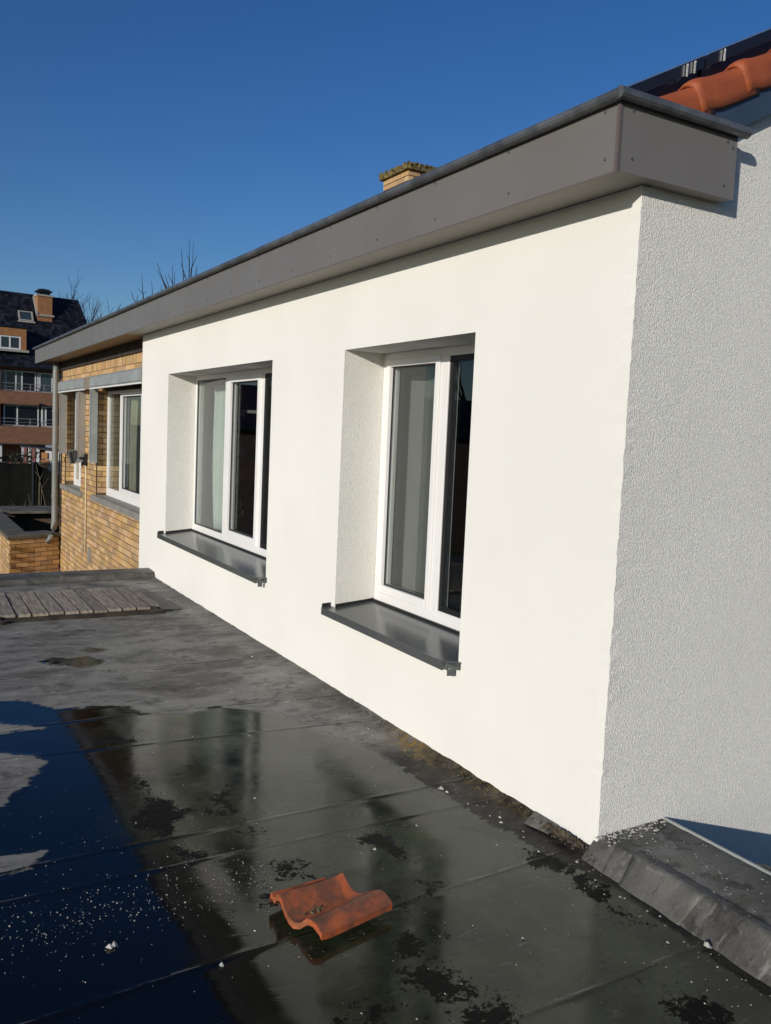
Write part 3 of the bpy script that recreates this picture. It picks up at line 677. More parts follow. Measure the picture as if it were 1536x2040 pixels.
for (cx_, cy_) in [(3.93 + .65 * i / n, 8.30) for i in range(n)] + [(4.58, 8.30 + .80 * i / n) for i in range(n)] + [(4.58 - .65 * i / n, 9.10) for i in range(n)] + [(3.93, 9.10 - .80 * i / n) for i in range(n)]:
    ring.append((cx_, cy_))
for (zz_, jj) in ((5.246, .006), (5.29, .012), (5.335, .012)):
    for (a, b) in ring: cap.v.append((a + rc.uniform(-jj, jj), b + rc.uniform(-jj, jj), zz_ + rc.uniform(-jj, jj) * (1 if zz_ > 5.25 else 0)))
m = len(ring)
for l in range(2):
    for i in range(m): j = (i + 1) % m; cap.f.append((l * m + i, l * m + j, (l + 1) * m + j, (l + 1) * m + i))
cap.v.append((4.25, 8.7, 5.36)); cap.v.append((4.25, 8.7, 5.246))
for i in range(m): j = (i + 1) % m; cap.f.append((2 * m + i, 2 * m + j, 3 * m)); cap.f.append((j, i, 3 * m + 1))
CAPO = cap.build("cap", 'moss_cap', CH)
mo = MB()
for i in range(150):
    a, b = ring[rc.randrange(m)] if i % 3 else (rc.uniform(3.93, 4.58), 8.30)
    mo.blob((a + rc.uniform(-.02, .02), b + rc.uniform(-.02, .02), rc.uniform(5.27, 5.345)), rc.uniform(.008, .02), sz=.7)
tag(mo.build("moss", 'moss_cap', CAPO), kind='stuff')

# ------------------------------------------------------------------ the yellow brick house next door
BH = thing("brick_house", "yellow brick house front beyond the white wall with two recessed windows", "house", (0.12, 9.8, -3.4))
BIG = (7.12, 9.87, 0.545, 2.05); SML = (10.92, 12.28, 0.52, 2.03)
bw = MB(); grid_wall(bw, 0.128, [6.99, BIG[0], BIG[1], SML[0], SML[1], 12.66], sorted([-3.4, .52, .545, 2.03, 2.05, 2.485]), [BIG, SML])
for h in (BIG, SML): reveal(bw, h, 0.128, 0.36)
bw.quad((.128, 12.66, -3.4), (.128, 12.66, 2.485), (6, 12.66, 2.485), (6, 12.66, -3.4))
bw.build("wall", 'mortar', BH)
room("room", 7.0, 12.6, [BIG, SML], 'room_dark', BH, x=.361)
sfw = MB(); sfw.box(FX + .008, 0.127, 6.986, FL - .01, Z0 + .006, Z0 + .018); sfw.build("soffit", 'soffit_wood', BH)
bd_ = MB(); bd_.box(.095, .127, 6.99, 12.66, 2.345, 2.478); bd_.build("wall_plate", 'wood_dark', BH)
bricks = []           # (x0,x1,y0,y1,z0,z1)
CO = 0.0755
def free(y0, y1, z0, z1, hs):
    segs = [(y0, y1)]
    for (a, b, c, d) in hs:
        if z1 <= c + .012 or z0 >= d - .012: continue
        ns = []
        for (s_, e_) in segs:
            if e_ <= a or s_ >= b: ns.append((s_, e_)); continue
            if s_ < a: ns.append((s_, a))
            if e_ > b: ns.append((b, e_))
        segs = ns
    return [q for q in segs if q[1] - q[0] > .025]
r = 0; z = 2.343
rr = random.Random(12)
# upright course under the eaves
y = 6.99
while y < 12.64:
    bricks.append((.12, .14, y, min(y + .064, 12.655), z - .105, z)); y += .0725
z -= .1125
while z > -1.75:
    y = 6.99 - (r % 2) * .108 - .03
    while y < 12.65:
        for (a, b) in free(max(y, 6.99), min(y + .206, 12.655), z - .065, z, [(BIG[0], BIG[1], BIG[2] - .06, BIG[3]), (SML[0], SML[1], SML[2] - .05, SML[3])]):
            d = rr.uniform(-.0018, .0018); bricks.append((.12 + d, .14, a, b, z - .065, z))
        y += .2165 if rr.random() > .12 else .108
        if False: pass
    # jamb bricks facing the viewer
    for h in (BIG, SML):
        if h[2] < z - .05 and z < h[3]:
            if r % 2: bricks.append((.141, .262, h[1] - .006, h[1] + .012, z - .065, z))
            else:
                bricks.append((.141, .20, h[1] - .006, h[1] + .012, z - .065, z)); bricks.append((.21, .262, h[1] - .006, h[1] + .012, z - .065, z))
    z -= CO; r += 1
def vis(b): return b[5] > 1.35 - .168 * (b[2] + 2.3)
vb = [b for b in bricks if vis(b)]
vb.sort(key=lambda b: -((b[3] - b[2]) * .3 + (b[1] - b[0]) * .2) * (b[5] - b[4]) / ((b[2] + 2.3) ** 2.3))
single, rest = vb[:296], vb[296:] + [b for b in bricks if not vis(b)]
um = MB(); um.box(0, 1, 0, 1, 0, 1); ume = um.mesh("brick"); ume.materials.append(M['brick'])
for b in single:
    o = bpy.data.objects.new("brick", ume); COL.objects.link(o); o.parent = BH
    o.location = Vector((b[0], b[2], b[4])) - wloc(BH); o.scale = (b[1] - b[0], b[3] - b[2], b[5] - b[4])
rm = MB()
for b in rest: rm.box(*b)
tag(rm.build("brick_courses", 'brick', BH), kind='stuff')
st = MB(); st.box(.075, .30, 7.0, 9.965, .470, .546); st.build("stone_sill", 'bluestone', BH)
st = MB(); st.box(.075, .30, 10.75, 12.42, .448, .521); st.build("stone_sill", 'bluestone', BH)
WB = window(BH, "wide white window with cream curtains", [(9.835, 9.869, .547, 1.965, .265, .33), (7.13, 7.2, .547, 1.965, .265, .33), (7.2, 9.835, .547, .655, .2655, .33), (7.2, 9.835, 1.925, 1.965, .2655, .33), (9.075, 9.115, .655, 1.925, .263, .33), (7.90, 7.955, .655, 1.925, .264, .33)]
            + sash(7.96, 9.07, .64, 1.935, .052, .252, .32), [(9.115, 9.835, .655, 1.925), (8.01, 9.02, .70, 1.885), (7.2, 7.90, .655, 1.925)], gk(8.012, 9.018, .705, 1.883, .012))
hd = MB(); hd.box(.24, .33, 7.125, 9.868, 1.966, 2.049); hd.build("head_shade_infill", 'wood_dark', BH)  # dark strip standing in for the shadow in the recess under the blind box
WS = window(BH, "narrow white window half hidden by its blind rail", [(12.22, 12.279, .522, 2.029, .265, .33), (10.93, 10.99, .522, 2.029, .265, .33), (10.99, 12.22, .522, .62, .2655, .33), (10.99, 12.22, 1.96, 2.029, .2655, .33), (11.75, 11.86, .62, 1.96, .264, .33)],
            [(11.86, 12.22, .62, 1.96), (10.99, 11.75, .62, 1.96)])
curtain("net_curtain", "dull olive net curtain close behind the left pane of the wide brick-house window", 9.13, 9.82, .55, 2.0, .325, 5, .004, 'curtain_olive')
curtain("cream_curtain", "cream curtain pulled aside in the middle pane of the brick-house window", 8.78, 9.22, .4, 1.98, .40, 4, .022, 'curtain_cream', squeeze=lambda t: .75 + .4 * abs(t - .45))
curtain("cream_curtain", "cream curtain behind the narrow far window of the brick house", 12.0, 12.58, .3, 2.2, .385, 4, .010, 'curtain_cream')
dp = MB(); dp.tube([(.02, 12.50, 2.47), (.01, 12.5, 2.3), (.01, 12.5, .3), (.01, 12.5, -.10), (-.0, 12.49, -.22), (-.06, 12.46, -.34), (-.10, 12.44, -.46)], .047, 14); DP = dp.build("downpipe", 'pipe', BH, smooth=True)
br = MB(); br.tube([(.01, 12.5, .33), (.01, 12.5, .30)], .054, 14); br.tube([(.01, 12.5, 1.7), (.01, 12.5, 1.67)], .054, 14); br.build("pipe_bracket", 'pipe', DP)
gp = MB(); gp.tube([(.10, 12.62, 2.3), (.10, 12.62, -.2)], .010, 6); gp.build("cable", 'black', BH)

def blind(y0, y1, label, rails, strap=None):
    t = thing("window_blind", label, "blind", (.06, (y0 + y1) / 2, 2.05), "external blind boxes on the brick house")
    c = MB(); c.prism([(.118, 0, 1.992), (.02, 0, 1.992), (-.005, 0, 2.012), (.0, 0, 2.125), (.03, 0, 2.155), (.118, 0, 2.165)], (0, y0 + .012, 0), (0, y1 - .012, 0)); c.build("cassette", 'alu', t)
    for yy in (y0, y1 - .012):
        e = MB(); e.prism([(.118, 0, 1.988), (.015, 0, 1.988), (-.010, 0, 2.008), (-.005, 0, 2.13), (.03, 0, 2.161), (.118, 0, 2.170)], (0, yy, 0), (0, yy + .012, 0)); e.build("end_cap", 'alu_brown', t)
    f = MB(); f.box(-.006, .02, y0 + .02, y1 - .02, 1.975, 1.9915); f.build("bottom_bar", 'pvc', t)
    for (ya, yb, zb) in rails:
        xr = .024 if ya > 8 else .075
        s = MB(); s.box(xr, .1175, ya, yb, zb, 1.987); s.box(xr - .004, xr - .0002, ya - .003, yb + .003, zb + .004, 1.987); s.build("side_rail", 'alu' if zb < 1.0 else 'alu_brown', t)
    if strap:
        s = MB(); s.box(*strap); s.build("pull_strap", 'alu_brown', t)
blind(7.0, 9.74, "longer grey blind box above the wide window beside the white wall", [(9.775, 9.825, .99), (7.17, 7.20, .99)])
blind(10.12, 12.2, "shorter grey blind box above the narrow far window", [(12.13, 12.19, 1.02), (10.60, 10.66, 1.02)], (.05, .075, 10.86, 10.98, 1.0, 1.986))

FLD = thing("floodlight", "black floodlight on the brick pier between the two far windows", "floodlight", (.11, 10.75, 1.03))
b = MB(); b.hexa([(-.02, 10.66, .93), (.09, 10.58, .97), (.09, 10.86, .97), (-.02, 10.90, .93), (-.05, 10.66, 1.09), (.07, 10.60, 1.12), (.07, 10.86, 1.12), (-.05, 10.90, 1.09)]); b.build("housing", 'black', FLD)
b = MB(); b.hexa([(-.03, 10.91, .915), (-.026, 10.90, .915), (.10, 10.872, .955), (.09, 10.88, .955), (-.075, 10.91, 1.10), (-.06, 10.905, 1.10), (.08, 10.872, 1.13), (.07, 10.88, 1.13)]); b.build("lens", 'lampglass', FLD)
b = MB(); b.box(.085, .119, 10.42, 10.52, .92, 1.09); b.tube([(.09, 10.5, 1.01), (.05, 10.62, 1.02)], .022, 6); b.build("bracket", 'black', FLD)
CN = thing("cable_conduit", "thin cream conduit running down the brick pier from the floodlight", "conduit", (.11, 10.45, -.36))
c = MB(); c.tube([(.107, 10.49, .93), (.105, 10.46, .88), (.105, 10.455, .8), (.105, 10.44, -.33)], .011, 8); c.build("tube", 'conduit', CN, smooth=True)
c = MB(); c.box(.088, .119, 10.08, 10.2, -.42, -.22); c.build("junction_box", 'alu_brown', CN)
c = MB()
for zz_ in (.62, .28, -.1): c.box(.09, .119, 10.42, 10.465, zz_, zz_ + .018)
c.build("clip", 'conduit', CN)

# ------------------------------------------------------------------ brick enclosure below
EN = thing("brick_enclosure", "low yellow brick enclosure with a weathered coping at the foot of the brick house", "wall", (-.3, 14.5, -3.4))
A = Vector((-.704, 12.22, 0)); Bv = Vector((.10, 12.56, 0)); dA = (Bv - A).normalized(); nA = Vector((dA.y, -dA.x, 0))
e = MB(); P = lambda p, zz_: (p.x, p.y, zz_)
nin = -nA * .28
e.prism([P(A, -3.4), P(Bv, -3.4), P(Bv + nin, -3.4), (-.704, 12.6, -3.4)], (0, 0, 0), (0, 0, 3.035))
e.box(-.70, -.42, 12.45, 17.3, -3.4, -.366); e.box(-.42, 1.2, 16.5, 17.3, -3.4, -.367)
e.build("wall", 'mortar', EN)
fl = MB(); fl.box(-.42, 1.2, 12.5, 16.5, -1.25, -1.2); fl.build("basin_floor", 'rubber', EN)
c = MB(); rc = random.Random(9)
c.prism([P(A + nA * .035 - dA * .05, 0), P(Bv + nA * .03, 0), P(Bv + nin * 1.45, 0), (-.388, 12.79, 0), (-.74, 12.79, 0)], (0, 0, -.364), (0, 0, -.300)); c.build("coping", 'coping_old', EN, bevel=.012)
c = MB(); c.box(-.74, -.388, 12.795, 16.215, -.364, -.303); c.build("coping", 'coping_old', EN, bevel=.012)
c = MB(); c.box(-.386, 1.25, 16.22, 17.35, -.364, -.306); c.build("coping", 'coping_old', EN, bevel=.015)
LE = (Bv - A).length
def enc_brick(p, d, n_, ln, zz_):
    o = bpy.data.objects.new("brick", ume); COL.objects.link(o); o.parent = EN
    o.location = Vector((p.x, p.y, zz_)) - wloc(EN) + n_ * .008
    o.rotation_euler = (0, 0, math.atan2(d.y, d.x)); o.scale = (ln, .016, .065)
for r in range(12):
    zz_ = -.364 - CO * (r + 1) + .006
    s_ = -(r % 2) * .108
    while s_ < LE - .02:
        a, b_ = max(s_, 0), min(s_ + .206, LE)
        if b_ - a > .03: enc_brick(A + dA * a, dA, nA, b_ - a, zz_)
        s_ += .2165
    s_ = 12.24 - (r % 2) * .1
    while s_ < 14.5:
        o = bpy.data.objects.new("brick", ume); COL.objects.link(o); o.parent = EN
        o.location = Vector((-.709, s_, zz_)) - wloc(EN); o.scale = (.016, .206, .065); s_ += .2165

# ------------------------------------------------------------------ duckboard of weathered planks
DB = thing("duckboard", "weathered timber duckboard of close planks lying at the back of the flat roof", "duckboard", (-1.4, 5.1, 0))
rp = random.Random(21)
ed_f = [-2.74, -2.60, -2.47, -2.345, -2.22, -2.095, -1.97, -1.85, -1.73, -1.612, -1.498, -1.384, -1.259, -1.143, -1.029, -.924, -.813, -.701, -.581, -.467, -.372]
ed_b = [-2.70, -2.58, -2.45, -2.33, -2.205, -2.08, -1.955, -1.835, -1.71, -1.59, -1.478, -1.365, -1.245, -1.139, -1.027, -.914, -.803, -.681, -.567, -.459, -.395]
for i in range(len(ed_f) - 1):
    g_ = .011 if i > 9 else .014
    yf = 4.705 + rp.uniform(-.012, .012) + (0.08 if i == len(ed_f) - 2 else 0); yb = 5.635 + rp.uniform(-.015, .015); zt = .048 + rp.uniform(-.003, .003)
    if i < 9: yf -= .07; yb -= .05
    mb = MB(); nseg = 6
    for k in range(nseg + 1):
        t = k / nseg; y = yf + (yb - yf) * t
        xl = ed_f[i] + (ed_b[i] - ed_f[i]) * t + g_ / 2 + rp.uniform(-.0018, .0018); xr = ed_f[i + 1] + (ed_b[i + 1] - ed_f[i + 1]) * t - g_ / 2 + rp.uniform(-.0018, .0018)
        zz_ = zt + rp.uniform(-.0015, .0015)
        mb.v += [(xl, y, zz_ - .022), (xl, y, zz_), (xr, y, zz_ + rp.uniform(-.002, .002)), (xr, y, zz_ - .022)]
    for k in range(nseg):
        for j in range(4):
            a = k * 4 + j; b_ = k * 4 + (j + 1) % 4; mb.f.append((a, a + 4, b_ + 4, b_))
    mb.f.append((0, 1, 2, 3)); e_ = nseg * 4; mb.f.append((e_ + 3, e_ + 2, e_ + 1, e_))
    mb.build("plank", 'wood', DB)
for (y, x1_) in ((4.66, -.36), (5.15, -.42), (5.58, -.42)):
    mb = MB(); n = 40
    for k in range(n + 1):
        x = -2.74 + (x1_ + 2.74) * k / n
        j1, j2 = rp.uniform(-.006, .006), rp.uniform(-.004, .003)
        yy = y - (.06 if x < -1.6 and y < 5 else 0)
        mb.v += [(x, yy - .02 + j1, -.004), (x, yy - .025 + j1, .024 + j2), (x, yy + .05, .0255), (x, yy + .055, -.004)]
    for k in range(n):
        for j in range(3): a = k * 4 + j; mb.f.append((a, a + 1, a + 5, a + 4))
    mb.build("bearer", 'wood_dark', DB)
rs = MB(); rs.hexa([(-.36, 4.75, .004), (-.20, 4.72, .004), (-.27, 5.55, .004), (-.37, 5.5, .004), (-.36, 4.75, .009), (-.20, 4.72, .011), (-.27, 5.55, .012), (-.37, 5.5, .009)])
tag(rs.build("rubber_flap", 'rubber'), "dark rubber strip lying beside the right end of the duckboard", "rubber strip")

# ------------------------------------------------------------------ the loose roof tile
RT = thing("roof_tile", "loose orange clay roof tile lying on the wet roof", "roof tile", (-1.1, .06, 0.0))
prof = [(.276, .028), (.272, .042), (.263, .047), (.255, .036), (.247, .036), (.240, .050), (.231, .053), (.224, .041), (.217, .044), (.210, .066), (.202, .073), (.193, .068), (.178, .048), (.160, .030), (.140, .016), (.118, .010), (.100, .010), (.086, .016), (.075, .025), (.062, .029), (.046, .029), (.030, .024), (.014, .015), (.0, .004)]
mb = MB(); nu = 26; n = len(prof); aa = math.radians(12.0); ca, sa = math.cos(aa), math.sin(aa)
rp = random.Random(2)
def ends(s_):
    """start and end of the tile along its length for each strip of the profile (interlocking notches)"""
    if s_ > .21: return .018, .240
    if s_ > .10: return .0, .262
    if s_ > .085: return .012, .275
    return .020, .312
for layer in (0, 1):
    for k in range(nu + 1):
        t = k / nu
        for (s_, z) in prof:
            a, b_ = ends(s_); u = a + (b_ - a) * t
            zz_ = z + .020 + u * .010 - u * .10 * max(0, min(1, (s_ - .09) / .12)) + max(0, .20 - s_) * .09
            if s_ < .09 and t < .12: zz_ += .006 * (1 - t / .12)
            if .085 < s_ < .21 and t > .86: zz_ += .010 * ((t - .86) / .14)
            if layer: zz_ -= .021
            jx = rp.uniform(-.0012, .0012) if k in (0, nu) else 0
            y = s_ - .085; x = u + jx
            mb.v.append((-1.240 + x * ca - y * sa, .005 + x * sa + y * ca, max(zz_, .004) + float(floor_z(.05))))
L0 = (nu + 1) * n
for k in range(nu):
    for j in range(n - 1):
        a = k * n + j; mb.f.append((a, a + n, a + n + 1, a + 1)); b_ = L0 + a; mb.f.append((b_, b_ + 1, b_ + n + 1, b_ + n))
    a = k * n; mb.f.append((a, L0 + a, L0 + a + n, a + n)); a = k * n + n - 1; mb.f.append((a, a + n, L0 + a + n, L0 + a))
for j in range(n - 1):
    a = j; mb.f.append((a, a + 1, L0 + a + 1, L0 + a)); a = nu * n + j; mb.f.append((a, L0 + a, L0 + a + 1, a + 1))
tb = mb.build("tile_body", 'tile_floor', RT, smooth=True)
em = tb.modifiers.new("edges", 'EDGE_SPLIT'); em.split_angle = math.radians(50)
li = MB()
for i in range(26):
    u = rp.gauss(.095, .016); s_ = rp.gauss(.128, .010); y = s_ - .085
    li.blob((-1.240 + u * ca - y * sa, .005 + u * sa + y * ca, .036 + float(floor_z(.05)) + rp.uniform(0, .006)), rp.uniform(.003, .007), sz=.8)
tag(li.build("dirt_clump", 'lichen', RT), kind='stuff')

# ------------------------------------------------------------------ grit, pebbles and rubble on the roof
rg = random.Random(33); gv = MB()
def grit(x, y, r, flat=.6):
    r = r * (0.55 + 0.9 * rg.random() ** 3)
    gv.blob((x, y, r * .25 + .001 + float(floor_z(y))), r, 1, rg.uniform(.7, 1.3), flat)
for i in range(560):
    x, y = rg.uniform(-2.2, -1.15), rg.gauss(.41, .10)
    grit(x, y, rg.uniform(.0012, .0032))
for i in range(200):
    grit(rg.uniform(-2.2, -1.2), rg.uniform(-.1, 1.5), rg.uniform(.0011, .003))
for i in range(170):
    grit(rg.uniform(-1.3, -.1), rg.uniform(-.8, 1.9), rg.uniform(.0012, .0034))
for i in range(150):
    grit(-.08 - abs(rg.gauss(0, .12)), rg.uniform(-.9, 2.2), rg.uniform(.0015, .0042))
for (x, y, r) in ((-.21, .76, .010), (-.205, .72, .007), (-.19, .58, .009), (-.17, .45, .008), (-.165, .38, .010), (-.14, .42, .006), (-.13, .28, .008), (-.16, .24, .007), (-.10, -.0, .010), (-.13, -.13, .007), (-.19, -.52, .010), (-.11, -.36, .008), (-.5, .5, .005), (-.75, .4, .006), (-1.0, 1.0, .005), (-1.35, .1, .007), (-1.5, -.02, .006), (-.6, -.3, .005), (-.2, 5.6, .012), (-.15, 4.1, .012), (-.2, 3.1, .008)):
    grit(x, y, r, .7)
tag(gv.build("pale_grit", 'gravel'), kind='stuff')
kg = MB()
for i in range(190):
    x, y = (rg.uniform(-.02, .34), -abs(rg.gauss(0, .03)) - .004) if i < 130 else (rg.uniform(0.03, .34), rg.uniform(-.8, -.05))
    kg.blob((x, y, .060), rg.uniform(.002, .007 if i < 130 else .004), 1.3, 1, .5)
tag(kg.build("kerb_grit", 'gravel'), kind='stuff')
fz = float(floor_z(.2)); p = MB(); p.blob((-1.774, .202, .007 + fz), .012, 1.2, .8, .8); p.blob((-1.760, .206, .008 + fz), .010, 1, 1, .9)
tag(p.build("mortar_lump", 'gravel'), "small white crumb of mortar lying in the dark puddle", "mortar lump")
p = MB(); p.blob((-.098, -.60, .012 + float(floor_z(-.6))), .012, .8, 1.5, .8)
tag(p.build("pebble", 'gravel'), "oval beige pebble lying against the right hand kerb", "pebble")
ru = MB()
for i in range(230):
    y = rg.gauss(.15, .045); x = -.022 - abs(rg.gauss(0, .018)); ru.blob((x, y, .004 + max(0, .016 + x * .3) * rg.random()), rg.uniform(.003, .009))
for i in range(620):
    y = rg.uniform(-.05, 3.6); x = -.012 - abs(rg.gauss(0, .03)); ru.blob((x, y, .000 + max(-.01, x * .3) * rg.random()), rg.uniform(.002, .0055))
tag(ru.build("rubble", 'rubble'), kind='stuff')
tornf = MB(); tornf.hexa([(-.060, .205, -.014), (-.006, .215, .006), (-.004, .36, .004), (-.085, .33, -.016), (-.060, .203, -.010), (-.006, .213, .011), (-.004, .36, .009), (-.085, .33, -.012)])
tag(tornf.build("torn_flashing", 'kerb'), "torn dark flashing flap on the far side of the rubble at the wall foot", "flashing")
vp = thing("vent_cowl", "dark rounded vent top just beyond the right kerb", "vent", (.70, -.22, -3.4))
v = MB(); v.tube([(.70, -.22, -3.4), (.70, -.22, -.20)], .05, 12); v.tube([(.70, -.22, -.20), (.70, -.22, -.17), (.70, -.22, -.13), (.70, -.22, -.115)], [.09, .09, .06, .01], 12); v.build("cowl", 'black', vp)

# ------------------------------------------------------------------ apartment block far left
AP = thing("apartment_block", "brown brick apartment block with steep dark roof and white framed windows", "apartment building", (6.274, 62.639, -3.4))
aaz = math.radians(83); EX = Vector((math.sin(aaz), math.cos(aaz), 0)); EN_ = Vector((math.cos(aaz), -math.sin(aaz), 0)); AO = Vector((6.274, 62.639, 0))
def ap(s_, d, z_): return tuple(AO + EX * s_ + EN_ * d + Vector((0, 0, z_)))    # s along the front, d out of it towards the viewer
def abox(mb, s0_, s1_, d0, d1, z0_, z1_):
    return mb.hexa([ap(s0_, d1, z0_), ap(s1_, d1, z0_), ap(s1_, d0, z0_), ap(s0_, d0, z0_), ap(s0_, d1, z1_), ap(s1_, d1, z1_), ap(s1_, d0, z1_), ap(s0_, d0, z1_)])
m = MB()
for (z0_, z1_) in ((4.90, 5.35), (2.50, 3.42), (-.22, 1.0)): abox(m, -9, 5, -.3, 0, z0_, z1_)
for (s0_, s1_) in ((-9, -5.6), (-2.35, -1.95), (2.35, 5)):
    abox(m, s0_, s1_, -.3, -.003, 3.42, 4.90); abox(m, s0_, s1_, -.3, -.003, 1.0, 2.5)
abox(m, -9, 5, -9, -2.2, -3.4, 5.0); abox(m, 3.2, 5, -2.2, -.304, -3.4, 5); abox(m, -9, -5.6, -2.2, -.304, -3.4, 5)
m.build("wall", 'brick_far', AP)
m = MB()
for z0_ in (3.30, .88): abox(m, -9, 5, -2.2, -.31, z0_, z0_ + .11)
m.build("balcony_floor", 'brick_far', AP)
rfm = MB()
EV, RD = 5.16, 10.45
rfm.v += [ap(-9, .25, EV), ap(5.2, .25, EV), ap(4.0, -2.45, RD), ap(-9, -2.45, RD), ap(-9, -7, EV), ap(5.2, -7, EV)]
rfm.f += [(0, 1, 2, 3), (3, 2, 5, 4), (1, 5, 2), (0, 4, 5, 1)]
ARF = rfm.build("roof", 'slate', AP)
# courses of slates: thin lapped bands, uneven at the lower edge
sl_m = MB(); rr = random.Random(6)
for r in range(26):
    t0 = r / 26; zA = EV + (RD - EV) * t0; dA_ = .25 - 2.70 * t0
    zB = EV + (RD - EV) * (t0 + 1 / 26); dB_ = .25 - 2.70 * (t0 + 1 / 26)
    s_ = -5.0 + (r % 2) * .12; smax = 5.15 - 1.2 * t0
    while s_ < smax:
        e_ = min(s_ + .24, smax); lf = .035 + rr.uniform(-.008, .010)
        if not (-3.9 < s_ < -.30 and 6.1 < zA < 7.7) and e_ - s_ > .05:
            sl_m.quad(ap(s_ + .006, dA_ + lf, zA), ap(e_ - .006, dA_ + lf, zA), ap(e_ - .006, dB_ + .012, zB), ap(s_ + .006, dB_ + .012, zB)); sl_m.quad(ap(s_ + .006, dA_ + .006, zA - .012), ap(e_ - .006, dA_ + .006, zA - .012), ap(e_ - .006, dA_ + lf, zA), ap(s_ + .006, dA_ + lf, zA))
        s_ += .24
tag(sl_m.build("slates", 'slate', ARF), kind='stuff')
m = MB(); abox(m, -9, 5.2, .25, .40, EV - .13, EV + .02); m.build("gutter", 'far_dark', AP)
CHM = MB(); abox(CHM, .86, 1.86, -2.3, -1.45, 8.3, 10.28); CHM = CHM.build("chimney", 'brick_far2', AP)
m = MB(); abox(m, .79, 1.93, -2.37, -1.38, 10.28, 10.40); m.build("slab", 'lead', CHM)
m = MB(); abox(m, .98, 1.74, -2.2, -1.55, 10.401, 10.52)
for (w_, z0_, z1_) in ((.5, 10.60, 10.70), (.36, 10.70, 10.80), (.16, 10.80, 10.85)): abox(m, 1.36 - w_, 1.36 + w_, -1.88 - w_ * .9, -1.88 + w_ * .9, z0_, z1_)
for (s_, d_) in ((1.0, -2.25), (1.70, -2.25), (1.0, -1.55), (1.70, -1.55)): abox(m, s_, s_ + .06, d_, d_ + .06, 10.52, 10.60)
m.build("cowl", 'far_dark', CHM)
m = MB(); abox(m, .74, 1.98, -1.44, -1.36, 8.86, 9.0); m.hexa([ap(.74, -1.40, 8.9), ap(.855, -1.40, 8.9), ap(.855, -2.35, 10.25), ap(.74, -2.35, 10.25), ap(.74, -1.30, 8.95), ap(.855, -1.30, 8.95), ap(.855, -2.25, 10.30), ap(.74, -2.25, 10.30)]); m.build("flashing", 'lead', CHM)
def awin(s0_, s1_, z0_, z1_, d, splits, frame=.07, dark=()):
    f = MB(); abox(f, s0_, s1_, d - .08, d, z1_ - frame, z1_); abox(f, s0_, s1_, d - .08, d, z0_, z0_ + frame)
    xs_ = [s0_] + list(splits) + [s1_]
    for k_, s_ in enumerate(xs_):
        a = s_ if k_ == 0 else (s_ - frame if k_ == len(xs_) - 1 else s_ - frame / 2)
        abox(f, a, a + frame, d - .08, d + .002, z0_ + frame, z1_ - frame)
    w = f.build("window", 'far_white', AP)
    for k_, (a, b_) in enumerate(zip(xs_[:-1], xs_[1:])):
        p = MB(); abox(p, a + .01, b_ - .01, d - .06, d - .03, z0_ + .01, z1_ - .01); p.build("pane", 'far_dark' if k_ in dark else 'far_glass', w)
awin(-1.90, .52, 3.42, 4.84, -.45, (-1.50, -.82, -.42), .08, (3,)); awin(.60, .72, 3.42, 4.84, -.45, (), .04); awin(.74, 2.30, 3.42, 4.82, -.45, (1.62,), .08)
awin(-1.62, .72, 1.0, 2.47, -.45, (-.72,), .08, (0, 1)); awin(.90, 2.30, 1.0, 2.47, -.45, (1.2,), .10, (1,))
awin(-5.5, -2.4, 3.42, 4.84, -.45, (-4.4, -3.4), .08); awin(-5.5, -2.4, 1.0, 2.47, -.45, (-4.0,), .08)
m = MB(); abox(m, -9, 3.3, -2.1, -.304, -.30, -.22); m.build("balcony_floor", 'far_white', AP)
m = MB(); abox(m, -1.95, -1.75, -.5, -.31, -3.4, -.3); abox(m, -.42, -.27, -.5, -.31, -1.2, -.3); m.build("column", 'far_white', AP)
for z0_ in (3.42, 1.0):
    m = MB(); abox(m, -1.94, 2.34, -.12, -.09, z0_ + .50, z0_ + .54); abox(m, -1.94, 2.34, -.12, -.09, z0_ + .26, z0_ + .285); abox(m, -1.94, 2.34, -.12, -.09, z0_ + .06, z0_ + .09)
    for s_ in (-1.92, -.9, .02, .95, 1.9): abox(m, s_, s_ + .045, -.12, -.085, z0_, z0_ + .54)
    m.build("railing", 'rail', AP)
# dormer
DM = MB(); abox(DM, -3.9, -.27, -1.7, .02, 7.16, 7.72); abox(DM, -.62, -.27, -1.7, .021, 6.24, 7.16); abox(DM, -3.9, -2.5, -1.7, .021, 6.24, 7.16); DM = DM.build("dormer", 'brick_far2', AP)
m = MB(); abox(m, -4.0, -.2, -1.9, .10, 7.721, 7.80); m.build("dormer_roof", 'slate', DM)
m = MB(); abox(m, -4.0, -.12, -.9, .16, 6.08, 6.238); m.build("dormer_sill", 'lead', DM)
awin(-2.48, -.63, 6.245, 7.155, -.02, (-1.95, -1.33), .10)
# rooflight
RLM = MB()
def on_slope(z_): return .25 - 2.70 * (z_ - EV) / (RD - EV)
def slope_box(mb, s0_, s1_, z0_, z1_, a, b_):
    d0, d1 = on_slope(z0_), on_slope(z1_)
    mb.hexa([ap(s0_, d0 + b_, z0_), ap(s1_, d0 + b_, z0_), ap(s1_, d0 + a, z0_), ap(s0_, d0 + a, z0_), ap(s0_, d1 + b_, z1_), ap(s1_, d1 + b_, z1_), ap(s1_, d1 + a, z1_), ap(s0_, d1 + a, z1_)])
slope_box(RLM, -.42, -.33, 8.42, 9.12, .0, .12); slope_box(RLM, .45, .56, 8.42, 9.12, .0, .12); slope_box(RLM, -.33, .45, 8.42, 8.5, .0, .115); slope_box(RLM, -.33, .45, 9.05, 9.12, .0, .115); slope_box(RLM, -.5, .66, 8.30, 8.40, .0, .09)
RLM = RLM.build("rooflight", 'lead', AP)
